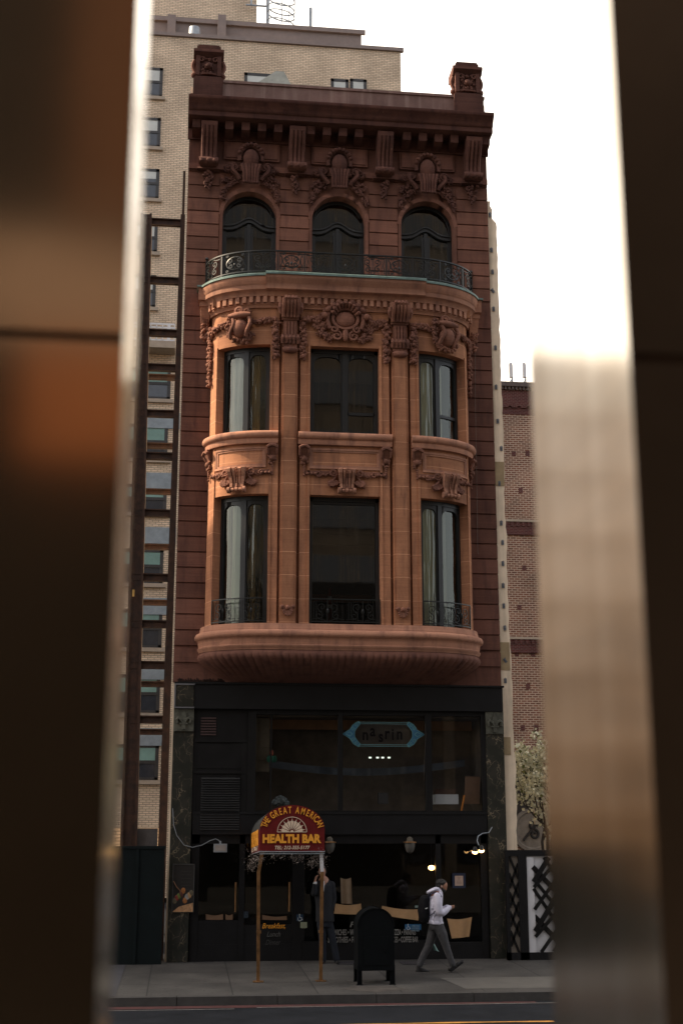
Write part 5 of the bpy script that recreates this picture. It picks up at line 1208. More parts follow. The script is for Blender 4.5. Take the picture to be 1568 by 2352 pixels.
# ================================================================== STEEL FRAME in the empty lot (left)
t=thing('steel_frame','rusty steel frame of two tall columns and cross beams left of the brownstone','steel frame',(-1.2,.6,0))
def hcol(xa,xb,y,z0,z1,w_):
    b=MB(); f=.05
    for x in(xa,xb): b.hexa([(x-w_/2,y,z0),(x-w_/2+f,y,z0),(x-w_/2+f,y+.35,z0),(x-w_/2,y+.35,z0),(xb-w_/2+(0),y,z1),(xb-w_/2+f,y,z1),(xb-w_/2+f,y+.35,z1),(xb-w_/2,y+.35,z1)]) if x==xa else None
    b.box(xa-w_/2,xa-w_/2+f,y,y+.35,z0,z1); b.box(xa+w_/2-f,xa+w_/2,y,y+.35,z0,z1); b.box(xa-w_/2+f,xa+w_/2-f,y+.13,y+.17,z0,z1)
    return b
cl=at(520,800,.3); cL0=at(470,3099,.3); 
ztop=at(536,780,.3).z
zb_=at(470,3099,.3).z
xc=at(497,2000,.3).x
b=MB(); TL,TR,BL,BR=at(516,780,.3),at(557,780,.3),at(440,3099,.3),at(502,3099,.3)
def lerpx(z,A,B_): return A.x+(B_.x-A.x)*(z-A.z)/(B_.z-A.z)
f_=.055
for (a0,a1,c0,c1,y0,y1) in((0,f_,0,f_,.3,.65),(-f_,0,-f_,0,.3,.65)):
    A,B_=(TL,BL) if a0>=0 else (TR,BR); zz0=0; x0_=lerpx(0,A,B_); b.hexa([(x0_+a0,y0,0),(x0_+a1,y0,0),(x0_+a1,y1,0),(x0_+a0,y1,0),(A.x+a0,y0,ztop),(A.x+a1,y0,ztop),(A.x+a1,y1,ztop),(A.x+a0,y1,ztop)])
xl0,xr0=lerpx(0,TL,BL),lerpx(0,TR,BR); b.hexa([(xl0+f_,.36,0),(xr0-f_,.36,0),(xr0-f_,.4,0),(xl0+f_,.4,0),(TL.x+f_,.36,ztop),(TR.x-f_,.36,ztop),(TR.x-f_,.4,ztop),(TL.x+f_,.4,ztop)])
b.build('column','rust',t,smooth=0)
ztr=at(672,785,.3).z
b=MB(); e0,e1=at(662,790,.3).x,at(582,3099,.3).x; b.hexa([(e1-.03,.3,0),(-.33,.3,0),(-.33,.55,0),(e1-.03,.55,0),(e0,.3,ztr),(-.34,.3,ztr),(-.34,.55,ztr),(e0,.55,ztr)]); b.box(-.42,-.36,.32,.5,ztr,ztr+1.2); b.build('column','rust',t,smooth=0)
for py,Y in((811,.35),(1025,.35),(1217,.35),(1344,.35),(1379,2.2),(1513,.35),(1631,2.2),(1669,.35),(1799,2.2),(1878,.35),(2002,2.2),(2114,.35),(2206,2.2),(2285,.35),(2435,.35),(2505,2.2),(2635,.35),(2680,2.2)):
    z=at(600,py,Y).z; h_=.09 if Y<1 else .07
    b=MB(); b.box(xc-.1,-.45,Y,Y+.12,z-h_,z-h_+.03); b.box(xc-.1,-.45,Y,Y+.12,z+h_-.03,z+h_); b.box(xc-.1,-.45,Y+.04,Y+.07,z-h_,z+h_); b.build('cross_beam','rust',t,smooth=0)
q=at(489,2172,.28); b=MB(); b.box(q.x-.025,q.x+.025,.27,.285,q.z-.08,q.z+.08); b.build('tag_plate',mat('yellow_tag',(.55,.32,.08),.6),t,smooth=0)
q0_,q1_=at(502,3034,.5),at(577,3100,.5)
b=MB(); b.box(q0_.x,q1_.x,.5,.55,1.5,q0_.z); tag(b.build('grey_board',mat('grey_board_paint',(.13,.115,.11),.8),None,smooth=0),'plain grey board between the rusty columns above the green fence','board')
# thin sunlit edge
# ================================================================== GREEN FENCE (left)
t=thing('construction_fence','dark green plywood site fence along the pavement on the left','fence',(-2.5,-.35,0))
zt_=at(500,3105,-.35).z
x=-.35; i=0
while x>-9:
    b=MB(); b.box(x-1.2,x-.006,-.35,-.31,gz(-.35)-.03,zt_); b.box(x-.62,x-.55,-.38,-.35,gz(-.35),zt_-.03); b.build('plywood_panel','green',t,smooth=0); x-=1.2
b=MB(); b.box(-9,-.33,-.37,-.28,zt_-.02,zt_+.04); b.build('top_rail','green',t,smooth=0)
# ================================================================== LATTICE HOARDING (right)
t=thing('lattice_hoarding','black hoarding with crossing black slats over white panels at the right','hoarding',(8.3,-.3,0))
yb=-.30; zT=at(1930,3113,yb).z; z0_=gz(yb)
xA=at(1853,3300,yb).x; xB=at(1865,3300,yb).x; xC=at(1899,3300,yb).x; xD=at(1930,3300,yb).x; xE=at(1953,3300,yb).x
b=MB(); b.box(xA,12.5,yb-.03,yb+.1,zT-.13,zT); b.box(xC,xD,yb-.03,yb+.1,z0_-.03,zT-.13); b.box(xA,xB,yb-.03,yb+.1,z0_-.03,zT-.13); b.box(xA,12.5,yb-.03,yb+.1,z0_-.03,z0_+.16); b.build('black_frame','blk',t,smooth=0)
b=MB(); b.box(xE-.22,12.5,yb+.02,yb+.03,z0_+.1,zT-.12); b.box(xD,xE+.02,yb-.012,yb+.02,z0_+.16,zT-.15); b.build('white_panel','white',t,smooth=0)
b=MB(); b.box(xB,xC,yb+.02,yb+.03,z0_+.1,zT-.12); b.build('grey_panel',mat('dim_panel',(.20,.17,.14),.7),t,smooth=0)
rr=random.Random(11)
def clipbar(b,x0,z0,x1,z1,w_,xa,xb,y):
    # clip to vertical limits
    if x0>x1: x0,z0,x1,z1=x1,z1,x0,z0
    def zz(x): return z0+(z1-z0)*(x-x0)/(x1-x0)
    a_,c_=max(x0,xa),min(x1,xb)
    if a_>=c_: return
    b.bar((a_,y,zz(a_)),(c_,y,zz(c_)),w_,.02)
b=MB(); Hh=zT-z0_
for sg in(-1,1):
    for i in range(7):
        zc=z0_+.35+Hh*.15*i; sl=sg*(1.25+.25*math.sin(i*2.1+sg)); z_a=max(z0_+.12,min(zT-.1,zc-sl*.1)); 
        xa_,xb_=xE+.0,xE+1.7
        za_,zb_=zc-sl*.55,zc-sl*.55+sl*1.7
        # clip to the panel height
        def xat(z): return xa_+(z-za_)/(zb_-za_)*(xb_-xa_)
        lo_,hi_=z0_+.16,zT-.16
        t0,t1=xa_,xb_
        if zb_>za_:
            t0=max(t0,xat(lo_)); t1=min(t1,xat(hi_))
        else:
            t0=max(t0,xat(hi_)); t1=min(t1,xat(lo_))
        if t1-t0>.12:
            zz=lambda x: za_+(zb_-za_)*(x-xa_)/(xb_-xa_)
            b.bar((t0,yb-.004*i-(.03 if sg>0 else 0),zz(t0)),(t1,yb-.004*i-(.03 if sg>0 else 0),zz(t1)),.075+.035*(i%3==0),.02)
b.build('slat','blk2',t,smooth=0)
b=MB(); xm=(xB+xC)/2
for i in range(9):
    zc=z0_+.35+(zT-z0_-.7)*i/8; sg=1 if i%2 else -1
    clipbar(b,xm-.13,zc-.33*sg,xm+.13,zc+.33*sg,.05,xB,xC,yb)
b.build('narrow_slat','blk2',t,smooth=0)
# ================================================================== RED BRICK BUILDING (right, behind)
YR=36.0
l=at(1850,1402,YR); XR0=l.x-1.5; XR1=30; ZR=l.z
RB=thing('brick_building','dark red brick building with arched frieze behind the blossom tree on the right','brick building',(XR0,YR,0))
b=MB(); b.box(XR0,XR1,YR,YR+14,0,ZR-.25); b.build('wall','redbrick',RB,smooth=0)
b=MB(); b.box(XR0-.1,XR1,YR-.25,YR+.1,ZR-.25,ZR); 
for i in range(60): b.box(XR0+i*.2,XR0+i*.2+.11,YR-.18,YR,ZR-.42,ZR-.25)
b.build('cornice',mat('grey_brown_cornice',(.09,.07,.065),.8),RB,smooth=0)
za=at(1900,1460,YR).z
M['darkbrick']=brick('dark_red_brick',(.10,.028,.026),(.07,.022,.022),(.14,.09,.08),.22,.085,.012)
b=MB(); b.box(XR0,XR1,YR-.03,YR-.001,za-.9,ZR-.4); b.build('dark_frieze','darkbrick',RB,smooth=0)
b=MB(); xs=at(1862,1440,YR).x; pit=at(1895,1440,YR).x-at(1862,1440,YR).x
for i in range(-1,10):
    cx=xs+pit*i
    b.tube([(cx+pit*.36*math.cos(a),YR-.06,za-.55+pit*.36*math.sin(a)) for a in[math.pi*j/10 for j in range(11)]],.11,4)
b.build('blind_arch','darkbrick',RB)
for py in(1909,2338):
    z=at(1900,py,YR).z; b=MB(); b.box(XR0,XR1,YR-.2,YR,z-.06,z+.06); b.build('string_course','stone',RB,smooth=0); b=MB(); b.box(XR0,XR1,YR-.12,YR,z-.75,z-.06)
    for i in range(70): b.box(XR0+i*.3,XR0+i*.3+.15,YR-.18,YR,z-.3,z-.06)
    b.build('corbel_table','darkbrick',RB,smooth=0)
z1=at(1900,2766,YR).z; z2=at(1900,2797,YR).z; z3=at(1900,2830,YR).z
b=MB(); b.box(XR0,XR1,YR-.35,YR,z2,z1); b.box(XR0,XR1,YR-.5,YR,z1-.12,z1+.05); b.build('moulded_band',mat('grey_band',(.075,.065,.06),.8),RB,smooth=0)
b=MB(); b.box(XR0,XR1,YR-.10,YR,z3,z2)
for i in range(20):
    cx=at(1880,2820,YR).x+i*1.35; b.tube([(cx+.5*math.cos(a),YR-.14,z3+.05+.65*math.sin(a)) for a in[math.pi*j/10 for j in range(11)]],.09,4)
b.build('stone_arcade','stone',RB)
wc=at(1918,2900,YR); b=MB(); b.prism([(wc.x-.95,wc.z-2.4)]+[(wc.x-.95*math.cos(math.pi*i/14),wc.z+.1+.95*math.sin(math.pi*i/14)) for i in range(15)]+[(wc.x+.95,wc.z-2.4)],YR-.02,YR-.001); o=b.build('arched_window','dark',RB,smooth=0)
b=MB(); b.tube([(wc.x-1.1*math.cos(math.pi*i/14),YR-.05,wc.z+.1+1.1*math.sin(math.pi*i/14)) for i in range(15)],.16,4); b.tube([(wc.x-1.5*math.cos(math.pi*i/14),YR-.05,wc.z+.1+1.5*math.sin(math.pi*i/14)) for i in range(15)],.10,4); b.build('brick_arch','darkbrick',o)
md=at(1948,3040,YR-.1); b=MB(); R_m=1.05
b.lathe((md.x,YR-.12,md.z),[(0,-.06),(R_m*.8,-.06),(R_m*.86,-.12),(R_m,-.12),(R_m,.1)],28,'y'); o=b.build('medallion',mat('grey_medallion',(.15,.125,.10),.8,var=.3),RB)
b=MB(); b.tube([(md.x+p[0]*.22,YR-.21,md.z+p[1]*.22) for p in scroll(0,.9,1.0,.3,0,1.1)],.07,5); b.tube([(md.x+p[0]*.22,YR-.21,md.z+p[1]*.22) for p in scroll(.3,-.9,1.1,.3,1.5,-1.2)],.07,5); b.tube([(md.x-.5,YR-.21,md.z-.5),(md.x+.4,YR-.21,md.z+.6)],.07,5); b.build('monogram_relief','dark',o)
for px,py in((1895,1487),(1880,1661),(1930,1661),(1905,1796),(1885,1940),(1936,1940),(1918,2080),(1900,2225),(1890,2395),(1950,2395),(1932,2514),(1913,2665),(1962,2665)):
    q=at(px,py,YR); b=MB(); b.box(q.x-.11,q.x+.11,YR-.02,YR-.001,q.z-.14,q.z+.14); b.build('wall_pocket','darkbrick',RB,smooth=0)
for i,(xa,xb) in enumerate(((1863,1874),(1912,1923))):
    a=at(xa,1330,YR+1); c=at(xb,1383,YR+1); t=thing('roof_antenna',['left','right'][i]+' one of two pale upright antenna panels on the brick roof','antenna',tuple(c),'antenna panels on the brick roof')
    b=MB(); b.box(a.x,c.x,YR+.9,YR+1.1,c.z,a.z); b.build('antenna_panel','white',t,smooth=0)
    b=MB(); xm=(a.x+c.x)/2; b.tube([(xm+.1,YR+1.1,ZR-.3),(xm+.1,YR+1.1,c.z+.8)],.05,6); b.tube([(xm-.3,YR+1,ZR),(xm,YR+1,ZR+.5),(xm+.1,YR+1,c.z)],.04,4); b.build('mast','galv',t)
# hazy tower far away on the right
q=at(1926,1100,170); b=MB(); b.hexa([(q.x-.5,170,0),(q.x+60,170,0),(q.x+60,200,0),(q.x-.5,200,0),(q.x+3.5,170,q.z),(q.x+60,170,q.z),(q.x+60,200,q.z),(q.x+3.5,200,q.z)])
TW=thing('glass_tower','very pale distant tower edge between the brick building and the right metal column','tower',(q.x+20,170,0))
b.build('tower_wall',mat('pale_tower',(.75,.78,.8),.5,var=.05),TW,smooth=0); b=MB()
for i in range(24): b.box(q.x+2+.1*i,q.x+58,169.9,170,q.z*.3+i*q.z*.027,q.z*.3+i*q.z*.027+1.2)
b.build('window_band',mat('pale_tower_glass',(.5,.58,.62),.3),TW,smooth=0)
# ================================================================== BLOSSOM TREE
def tree(x,y,h,seed,label):
    rr=random.Random(seed); t=thing('blossom_tree',label,'tree',(x,y,0))
    segs=MB(); tips=[]
    def grow(p,d,L,r,lv):
        n_=4; pts=[p]; q=p.copy(); dd=d.copy()
        for i in range(n_):
            dd=(dd+Vector((rr.gauss(0,.16),rr.gauss(0,.16),rr.gauss(0,.08)+.03))).normalized(); q=q+dd*L/n_; pts.append(q.copy())
            if lv>=2: tips.append(q.copy())
        segs.tube(pts,[r*(1-.45*i/n_) for i in range(n_+1)],5 if lv>1 else 7)
        if lv<4:
            for k_ in range(3 if lv else 4):
                nd=(dd+Vector((rr.gauss(0,.55),rr.gauss(0,.55),rr.uniform(-.1,.45)))).normalized(); grow(pts[-1-(k_%2)],nd,L*rr.uniform(.58,.8),r*.5,lv+1)
        else: tips.append(q)
    grow(Vector((x,y,0)),Vector((0.02,0,1)),h*.42,h*.022,0)
    segs.build('trunk',mat('dark_bark',(.035,.026,.02),.9) if 'bark' not in M else M['bark'],t); M.setdefault('bark',bpy.data.materials['dark_bark'])
    b=MB(); g=MB()
    for p in tips:
        if rr.random()<.5: continue
        for k_ in range(rr.randint(6,14)):
            c=p+Vector((rr.gauss(0,.10),rr.gauss(0,.10),rr.gauss(0,.09))); s_=rr.uniform(.03,.06)
            tgt=b if rr.random()<.86 else g
            for j in range(2):
                u=Vector((rr.uniform(-1,1),rr.uniform(-1,1),rr.uniform(-1,1))).normalized(); v=u.cross(Vector((rr.uniform(-1,1),rr.uniform(-1,1),rr.uniform(-1,1)))).normalized()
                tgt.add([c+u*s_,c+v*s_,c-u*s_,c-v*s_],[(0,1,2,3)])
    b.build('blossom',M['bloss'],t,smooth=0); g.build('leaf',M['yleaf'],t,smooth=0)
M['bloss']=mat('white_blossom',(.74,.72,.55),.8,var=.2,scale=6); M['yleaf']=mat('young_leaf',(.14,.16,.04),.7,var=.3)
tp=at(1995,3040,7.0); tree(tp.x,7.0,5.2,9,'white flowering street tree standing behind the lattice hoarding')
b=MB(); q0,q1=at(1953,2893,9.5),at(2040,3019,9.5); b.box(q0.x,q0.x+2.6,9.5,9.6,q1.z,q0.z); b.box(q0.x+.3,q0.x+.4,9.55,9.65,0,q1.z); b.box(q0.x+2.2,q0.x+2.3,9.55,9.65,0,q1.z); tag(b.build('billboard',mat('cream_sheet',(.50,.43,.33),.8,var=.06),None,smooth=0),'blank cream board on posts behind the blossom branches','board')
# back lot wall
b=MB(); b.box(-9,-.6,13,13.3,0,3.0); tag(b.build('yard_wall','beige',None,smooth=0),'low beige brick yard wall behind the rusty steel frame','wall')
# ================================================================== MAILBOX
mx,my=at(1370,3603,-3.5).x,-3.5
t=thing('mailbox','dark street mailbox with rounded top standing on four legs near the kerb','mailbox',(mx,my,gz(my)))
t.rotation_euler.z=0
gzb=gz(my); Wm=.355; zb0=gzb+.25; zt0=at(1370,3323,-3.5).z; zs0=zt0-Wm*.98
M['mail']=mat('dark_blue_paint',(.0018,.003,.004),.6,var=.3,scale=8,spec=.15)
b=MB(); k=18; pr=[(mx-Wm,zb0),(mx+Wm,zb0)]+[(mx+Wm*math.cos(math.pi*i/k),zs0+Wm*.98*math.sin(math.pi*i/k)) for i in range(k+1)]
b.prism(pr,my-.28,my+.32); body=b.build('body','mail',t,smooth=40)
b=MB(); 
def hoop(y0,y1,r):
    for i in range(k):
        a0,a1=math.pi*i/k,math.pi*(i+1)/k
        q=lambda rr_,a,y:(mx+rr_*math.cos(a),y,zs0+rr_*.98*math.sin(a))
        b.hexa([q(r-.02,a0,y0),q(r-.02,a1,y0),q(r-.02,a1,y1),q(r-.02,a0,y1),q(r,a0,y0),q(r,a1,y0),q(r,a1,y1),q(r,a0,y1)])
hoop(my-.30,my-.275,Wm+.012); b.build('rim','mail',t,smooth=40); b=MB(); hoop(my+.31,my+.335,Wm+.012); b.build('rim','mail',t,smooth=40)
b=MB(); b.box(mx-.27,mx+.27,my+.32,my+.345,zs0-.1,zs0+.12); b.box(mx-.12,mx+.12,my+.345,my+.37,zs0+.0,zs0+.03); b.build('pull_door','mail',t,smooth=0)
b=MB(); b.box(mx-.24,mx+.24,my-.29,my-.28,zb0+.1,zb0+.62); b.box(mx+.15,mx+.2,my-.30,my-.29,zb0+.33,zb0+.4); b.build('collection_door','mail',t,smooth=0)
for sx in(-1,1):
    for yy in(my-.24,my+.26):
        b=MB(); x=mx+sx*(Wm-.04); b.box(x-.045,x+.045,yy-.012,yy+.012,gz(yy),zb0+.1); b.box(x+sx*.033,x+sx*.045,yy-.05,yy+.05,gz(yy),zb0+.1); b.box(x-.06,x+.06,yy-.06,yy+.06,gz(yy),gz(yy)+.01); b.build('leg','mail',t,smooth=0)
for (x0,x1,y0,y1) in((3.35,4.05,-.75,-.25),(4.75,5.25,-.9,-.4)):
    b=MB(); b.hexa([(x0,y0,gz(y0)+.004),(x1,y0,gz(y0)+.004),(x1,y1,gz(y1)+.004),(x0,y1,gz(y1)+.004),(x0,y0,gz(y0)+.01),(x1,y0,gz(y0)+.01),(x1,y1,gz(y1)+.01),(x0,y1,gz(y1)+.01)])
    tag(b.build('cellar_hatch',mat('hatch_steel_%d'%int(x0),(.03,.028,.032),.6,var=.3),None,smooth=0),'dark steel hatch in the pavement '+('left' if x0<4 else 'right')+' of the mailbox','hatch','steel hatches in the pavement')
b=MB(); b.add([(3.0,-4.3,gz(-4.3)+.004),(3.6,-4.7,gz(-4.7)+.004),(4.3,-4.45,gz(-4.45)+.004),(4.0,-3.95,gz(-3.95)+.004),(3.3,-3.9,gz(-3.9)+.004)],[(0,1,2,3,4)])
struct(b.build('sidewalk_stain',mat('dark_stain',(.06,.052,.045),.9,var=.4,scale=5),None,smooth=0))
b=MB(); 
for (x0,x1,y0,y1) in((5.35,9.5,-4.45,-2.95),):
    b.add([(x0,y0,gz(y0)+.004),(x1,y0,gz(y0)+.004),(x1,y1,gz(y1)+.004),(x0-.2,y1,gz(y1)+.004)],[(0,1,2,3)])
struct(b.build('pavement_patch',mat('new_concrete',(.085,.08,.072),.8,var=.15,scale=3),None,smooth=0))
b=MB(); b.hexa([(-9,-4.78,.006),(-1.1,-4.78,.006),(-1.1,-.4,.141),(-9,-.4,.141),(-9,-4.78,.010),(-1.1,-4.78,.010),(-1.1,-.4,.145),(-9,-.4,.145)])
struct(b.build('asphalt_pavement',mat('grey_asphalt_walk',(.04,.04,.047),.85,var=.25,scale=2,bump=.3),None,smooth=0))
# ================================================================== FOREGROUND METAL COLUMNS
def metal_col(name,mirror=False):
    m,t,bb=newmat(name); bb.inputs['Metallic'].default_value=1; bb.inputs['Roughness'].default_value=.22; bb.inputs['Base Color'].default_value=(.55,.36,.22,1)
    return m
def panelmat(name,c,rough,metal,var=.3,scale=.9):
    return mat(name,c,rough,metal=metal,var=var,scale=scale)
M['clad']=panelmat('bronze_cladding',(.33,.24,.17),.11,1.0,.2,.8)
M['clad2']=panelmat('dark_bronze_cladding',(.20,.14,.10),.3,1.0,.3,.8)
def brushed(name,c,rough):
    m,t,b=newmat(name); b.inputs['Metallic'].default_value=1
    co=coords(t); mp=N(t,'ShaderNodeMapping'); mp.inputs['Scale'].default_value=(1,14,.05); t.links.new(co,mp.inputs[0])
    n=N(t,'ShaderNodeTexNoise'); n.inputs['Scale'].default_value=1; n.inputs['Detail'].default_value=4; t.links.new(mp.outputs[0],n.inputs['Vector'])
    rp=N(t,'ShaderNodeValToRGB'); rp.color_ramp.elements[0].position=.3; rp.color_ramp.elements[1].position=.65
    rp.color_ramp.elements[0].color=(c[0]*.78,c[1]*.72,c[2]*.65,1); rp.color_ramp.elements[1].color=(*c,1); t.links.new(n.outputs['Fac'],rp.inputs[0])
    mp2=N(t,'ShaderNodeMapping'); mp2.inputs['Scale'].default_value=(1,.6,9); t.links.new(co,mp2.inputs[0]); n2=N(t,'ShaderNodeTexNoise'); n2.inputs['Scale'].default_value=1.5; t.links.new(mp2.outputs[0],n2.inputs['Vector'])
    mr=N(t,'ShaderNodeMapRange'); mr.inputs[1].default_value=.3; mr.inputs[2].default_value=.7; mr.inputs[3].default_value=.78; mr.inputs[4].default_value=1.06; t.links.new(n2.outputs['Fac'],mr.inputs[0])
    mx=N(t,'ShaderNodeMixRGB',blend_type='MULTIPLY'); mx.inputs['Fac'].default_value=1; t.links.new(rp.outputs[0],mx.inputs['Color1']); t.links.new(mr.outputs[0],mx.inputs['Color2'])
    t.links.new(mx.outputs[0],b.inputs['Base Color']); b.inputs['Roughness'].default_value=rough
    return m
M['mir']=brushed('polished_bronze',(1.0,.92,.79),.14)
def atc(px,py,Y): return at(px*1.5944,py*1.5944,Y)
YN,YFA=-28.95,-28.60
def column(name,label,xn,xf,sgn,zseams,front,YFA):
    t=thing(name,label,'metal column',((xn+sgn*.35),-28.8,0))
    xo=xn+sgn*.75
    zz=[0.02]+zseams+[9.0]
    for a,c in zip(zz[:-1],zz[1:]):
        b=MB(); b.box(min(xn,xo),max(xn,xo),YN,YN+.012,a+.0045,c-.0045); b.build('front_panel',front,t,smooth=0)
        b=MB(); e=xn-sgn*.001
        b.hexa([(xn,YN+.0,a),(xn+sgn*.012,YN+.012,a),(xf+sgn*.012,YFA,a),(xf,YFA,a),(xn,YN+.0,c),(xn+sgn*.012,YN+.012,c),(xf+sgn*.012,YFA,c),(xf,YFA,c)]); b.build('polished_return','mir',t,smooth=0)
    b=MB()
    for s_ in zseams: b.box(min(xn+sgn*.002,xo),max(xn+sgn*.002,xo),YN+.006,YN+.02,s_-.03,s_+.03)
    b.build('joint_backing','rust',t,smooth=0)
    b=MB(); b.box(min(xn+sgn*.03,xo),max(xn+sgn*.03,xo),YN+.02,max(YFA,-28.7)-.002,0.0,9.0) if sgn>0 else b.box(xo,xn-.03,YN+.02,YFA-.002,0.0,9.0); b.build('core','dark',t,smooth=0)
lN=atc(268,1176,YN); lF=atc(300,1176,-28.865); rN=atc(1464,1176,YN); rF=atc(1230,1176,YFA)
sl=atc(120,770,YN).z; sr=atc(1500,822,YN).z
column('metal_column','dark bronze clad column close on the left with a warm brown sheen',lN.x,lF.x,-1,[sl],M['clad'],-28.865)
column('metal_column','nearly black metal clad column close on the right with a wide mirror-like side',rN.x,rF.x,1,[sr],M['clad2'],YFA)
print('COLS',lN,lF,rN,rF)
# ================================================================== BUILDINGS OPPOSITE AND DOWN THE STREET (out of view
t=thing('office_building','tan stone office block with dark window bands and added reflection panels across the street','office building',(0,-44,0))
b=MB(); b.box(-30,40,-60,-44,0,46); b.build('wall',mat('tan_stone',(.15,.115,.08),.8,var=.15),t,smooth=0)
b=MB()
for i in range(11): b.box(-29.5,39.5,-43.99,-43.9,1.2+3.7*i,3.3+3.7*i)
b.build('window_band','aptpane',t,smooth=0)
b=MB()
for i in range(24): b.box(-29+2.9*i,-28.4+2.9*i,-43.9,-43.8,0,46)
b.build('pier',mat('brown_pier_stone',(.17,.14,.11),.8),t,smooth=0)
b=MB(); b.box(-2.1,.5,-43.7,-43.6,7.3,8.8); b.build('amber_reflection_panel',mat('amber_reflection_tone',(.38,.15,.055),.7,var=.15),t,smooth=0)  # added panel that puts an amber glow in the left column's reflection
b=MB(); b.box(-2.9,.6,-43.7,-43.6,8.85,10.3); b.build('grey_reflection_panel',mat('pinkish_reflection_tone',(.40,.32,.26),.7,var=.15),t,smooth=0)  # added panel, mirrored as the grey band above the amber glow
b=MB(); b.box(-12,12,-43.75,-43.62,0,16.5); b.build('dark_reflection_sheet',mat('smoked_dark_sheet',(.02,.018,.016),.35,spec=.2),t,smooth=0)  # added dark sheet so the columns mirror black around the glow
b=MB(); b.box(-1.7,.9,-43.59,-43.5,10.4,18); b.build('brown_reflection_strip',mat('bronze_brown_strip',(.12,.055,.025),.7,var=.3,scale=.5),t,smooth=0)  # added strip, mirrored as a brown glow near the left column's edge
t=thing('row_house','brown terrace down the street to the left that shades the pavement','row house',(-35,6,0))
b=MB(); b.box(-48,-24,.3,14,0,27); b.build('wall',mat('terrace_brick',(.22,.12,.08),.85),t,smooth=0)
b=MB()
for i in range(6):
    for j in range(6): b.box(-47+3.9*j,-45.4+3.9*j,.25,.299,2+3.8*i,4+3.8*i)
b.build('window','aptpane',t,smooth=0)
t=thing('pale_reflector_building','unseen cream building added further right along the street to brighten the left metal column','building',(17,10,0))  # hidden block added as a reflector for the left column's polished edge
b=MB(); b.box(13.0,24,10,13,0,23); b.build('wall',mat('cream_reflector_tone',(.86,.70,.48),.85,var=.12,scale=.4),t,smooth=0)  # body of the added reflector block
b=MB()
for i in range(6):
    for j in range(3): b.box(14+3.4*j,15.5+3.4*j,9.95,9.999,2+3.6*i,4+3.6*i)
b.build('window','aptpane',t,smooth=0)  # windows of the added reflector block
t=thing('shade_tank','unseen tank added on the brown terrace roof to throw a shadow band on the bay','shade blocker',(-26,2.2,27))  # invented tank out of view, placed to shade a band of the bay
b=MB(); b.lathe((-26,2.2,28.2),[(0,0),(2.6,0),(2.6,2.6),(0,3.4)],20); b.build('shade_tank_body','rust',t)
for sx in(-1,1):
    for sy in(-1,1): b=MB(); b.box(-26+sx*1.6-.08,-26+sx*1.6+.08,2.2+sy*1.6-.08,2.2+sy*1.6+.08,27,28.2); b.build('leg','rust',t,smooth=0)
t=thing('shade_tower','tall plain unseen tower added down the street to the left to keep the pavement in shade','tower',(-52,3,0))  # unseen block added, kept narrow to shade the street but not the bay
b=MB(); b.box(-60,-45,.3,5.6,0,53); b.build('wall','beige',t,smooth=0)  # body of the added shade tower
b=MB()
for i in range(14): b.box(-59,-46,.25,.299,2+3.6*i,3.6+3.6*i)
b.build('window_band','aptpane',t,smooth=0)
# ================================================================== PEOPLE
def loft(mb,rings,sides=14):
    """rings: (centre, axis u half-width vector, axis v half-depth vector)"""
    vs=[];fs=[];n=len(rings)
    for c,u,v in rings:
        c,u,v=Vector(c),Vector(u),Vector(v)
        for k in range(sides):
            a=2*math.pi*k/sides; vs.append(c+u*math.cos(a)+v*math.sin(a))
    for i in range(n-1):
        for k in range(sides): fs.append((i*sides+k,i*sides+(k+1)%sides,(i+1)*sides+(k+1)%sides,(i+1)*sides+k))
    fs+=[tuple(reversed(range(sides))),tuple((n-1)*sides+k for k in range(sides))]
    mb.add(vs,fs)
def limb(mb,pts,rad,sides=12,flat=1.0):
    # interpolate for smooth taper
    P=[Vector(p) for p in pts]; Q=[];Rr=[]
    for i in range(len(P)-1):
        for k in range(4):
            t=k/4; Q.append(P[i].lerp(P[i+1],t)); Rr.append(rad[i]+(rad[i+1]-rad[i])*t)
    Q.append(P[-1]);Rr.append(rad[-1])
    for _ in range(1):
        Q=[Q[0]]+[(Q[i-1]+Q[i]*2+Q[i+1])/4 for i in range(1,len(Q)-1)]+[Q[-1]]
    mb.tube(Q,Rr,sides,True,flat); mb.ell(P[0],rad[0],10,8); mb.ell(P[-1],rad[-1],10,8)
def organic(mb,name,m,parent,vox=.012,sm=3,**kw):
    o=mb.build(name,m,parent,smooth=None,**kw)
    r=o.modifiers.new('remesh','REMESH'); r.mode='VOXEL'; r.voxel_size=vox; r.use_smooth_shade=True
    s=o.modifiers.new('smooth','SMOOTH'); s.factor=.5; s.iterations=sm
    return o
def hand(mb,wrist,d,nrm,size=.18,curl=.5,side=1):
    """palm, four unequal fingers with knuckle bends, and a thumb from the side of the palm"""
    w,d,nrm=Vector(wrist),Vector(d).normalized(),Vector(nrm).normalized(); lat=d.cross(nrm).normalized()*side
    pl=size*.5; c=w+d*pl*.5
    loft(mb,[(w,lat*size*.15,nrm*size*.10),(w+d*pl*.5,lat*size*.22,nrm*size*.085),(w+d*pl,lat*size*.22,nrm*size*.07)],10)
    for i,(ln,o) in enumerate(((.40,.165),(.46,.055),(.43,-.055),(.34,-.16))):
        p=w+d*pl*.95+lat*size*o; L=size*ln; pts=[p]; dd=d.copy()
        for k in range(3):
            dd=(dd*math.cos(curl*(.5+.35*k))+nrm*math.sin(curl*(.5+.35*k))).normalized(); p=p+dd*L*(.45,.32,.23)[k]; pts.append(p)
        mb.tube(pts,[size*.052,size*.048,size*.043,size*.034],7)
    p=w+d*pl*.35+lat*size*.18; mb.tube([p,p+lat*size*.14+d*size*.12+nrm*size*.05,p+lat*size*.13+d*size*.27+nrm*size*.12],[size*.075,size*.058,size*.042],7)
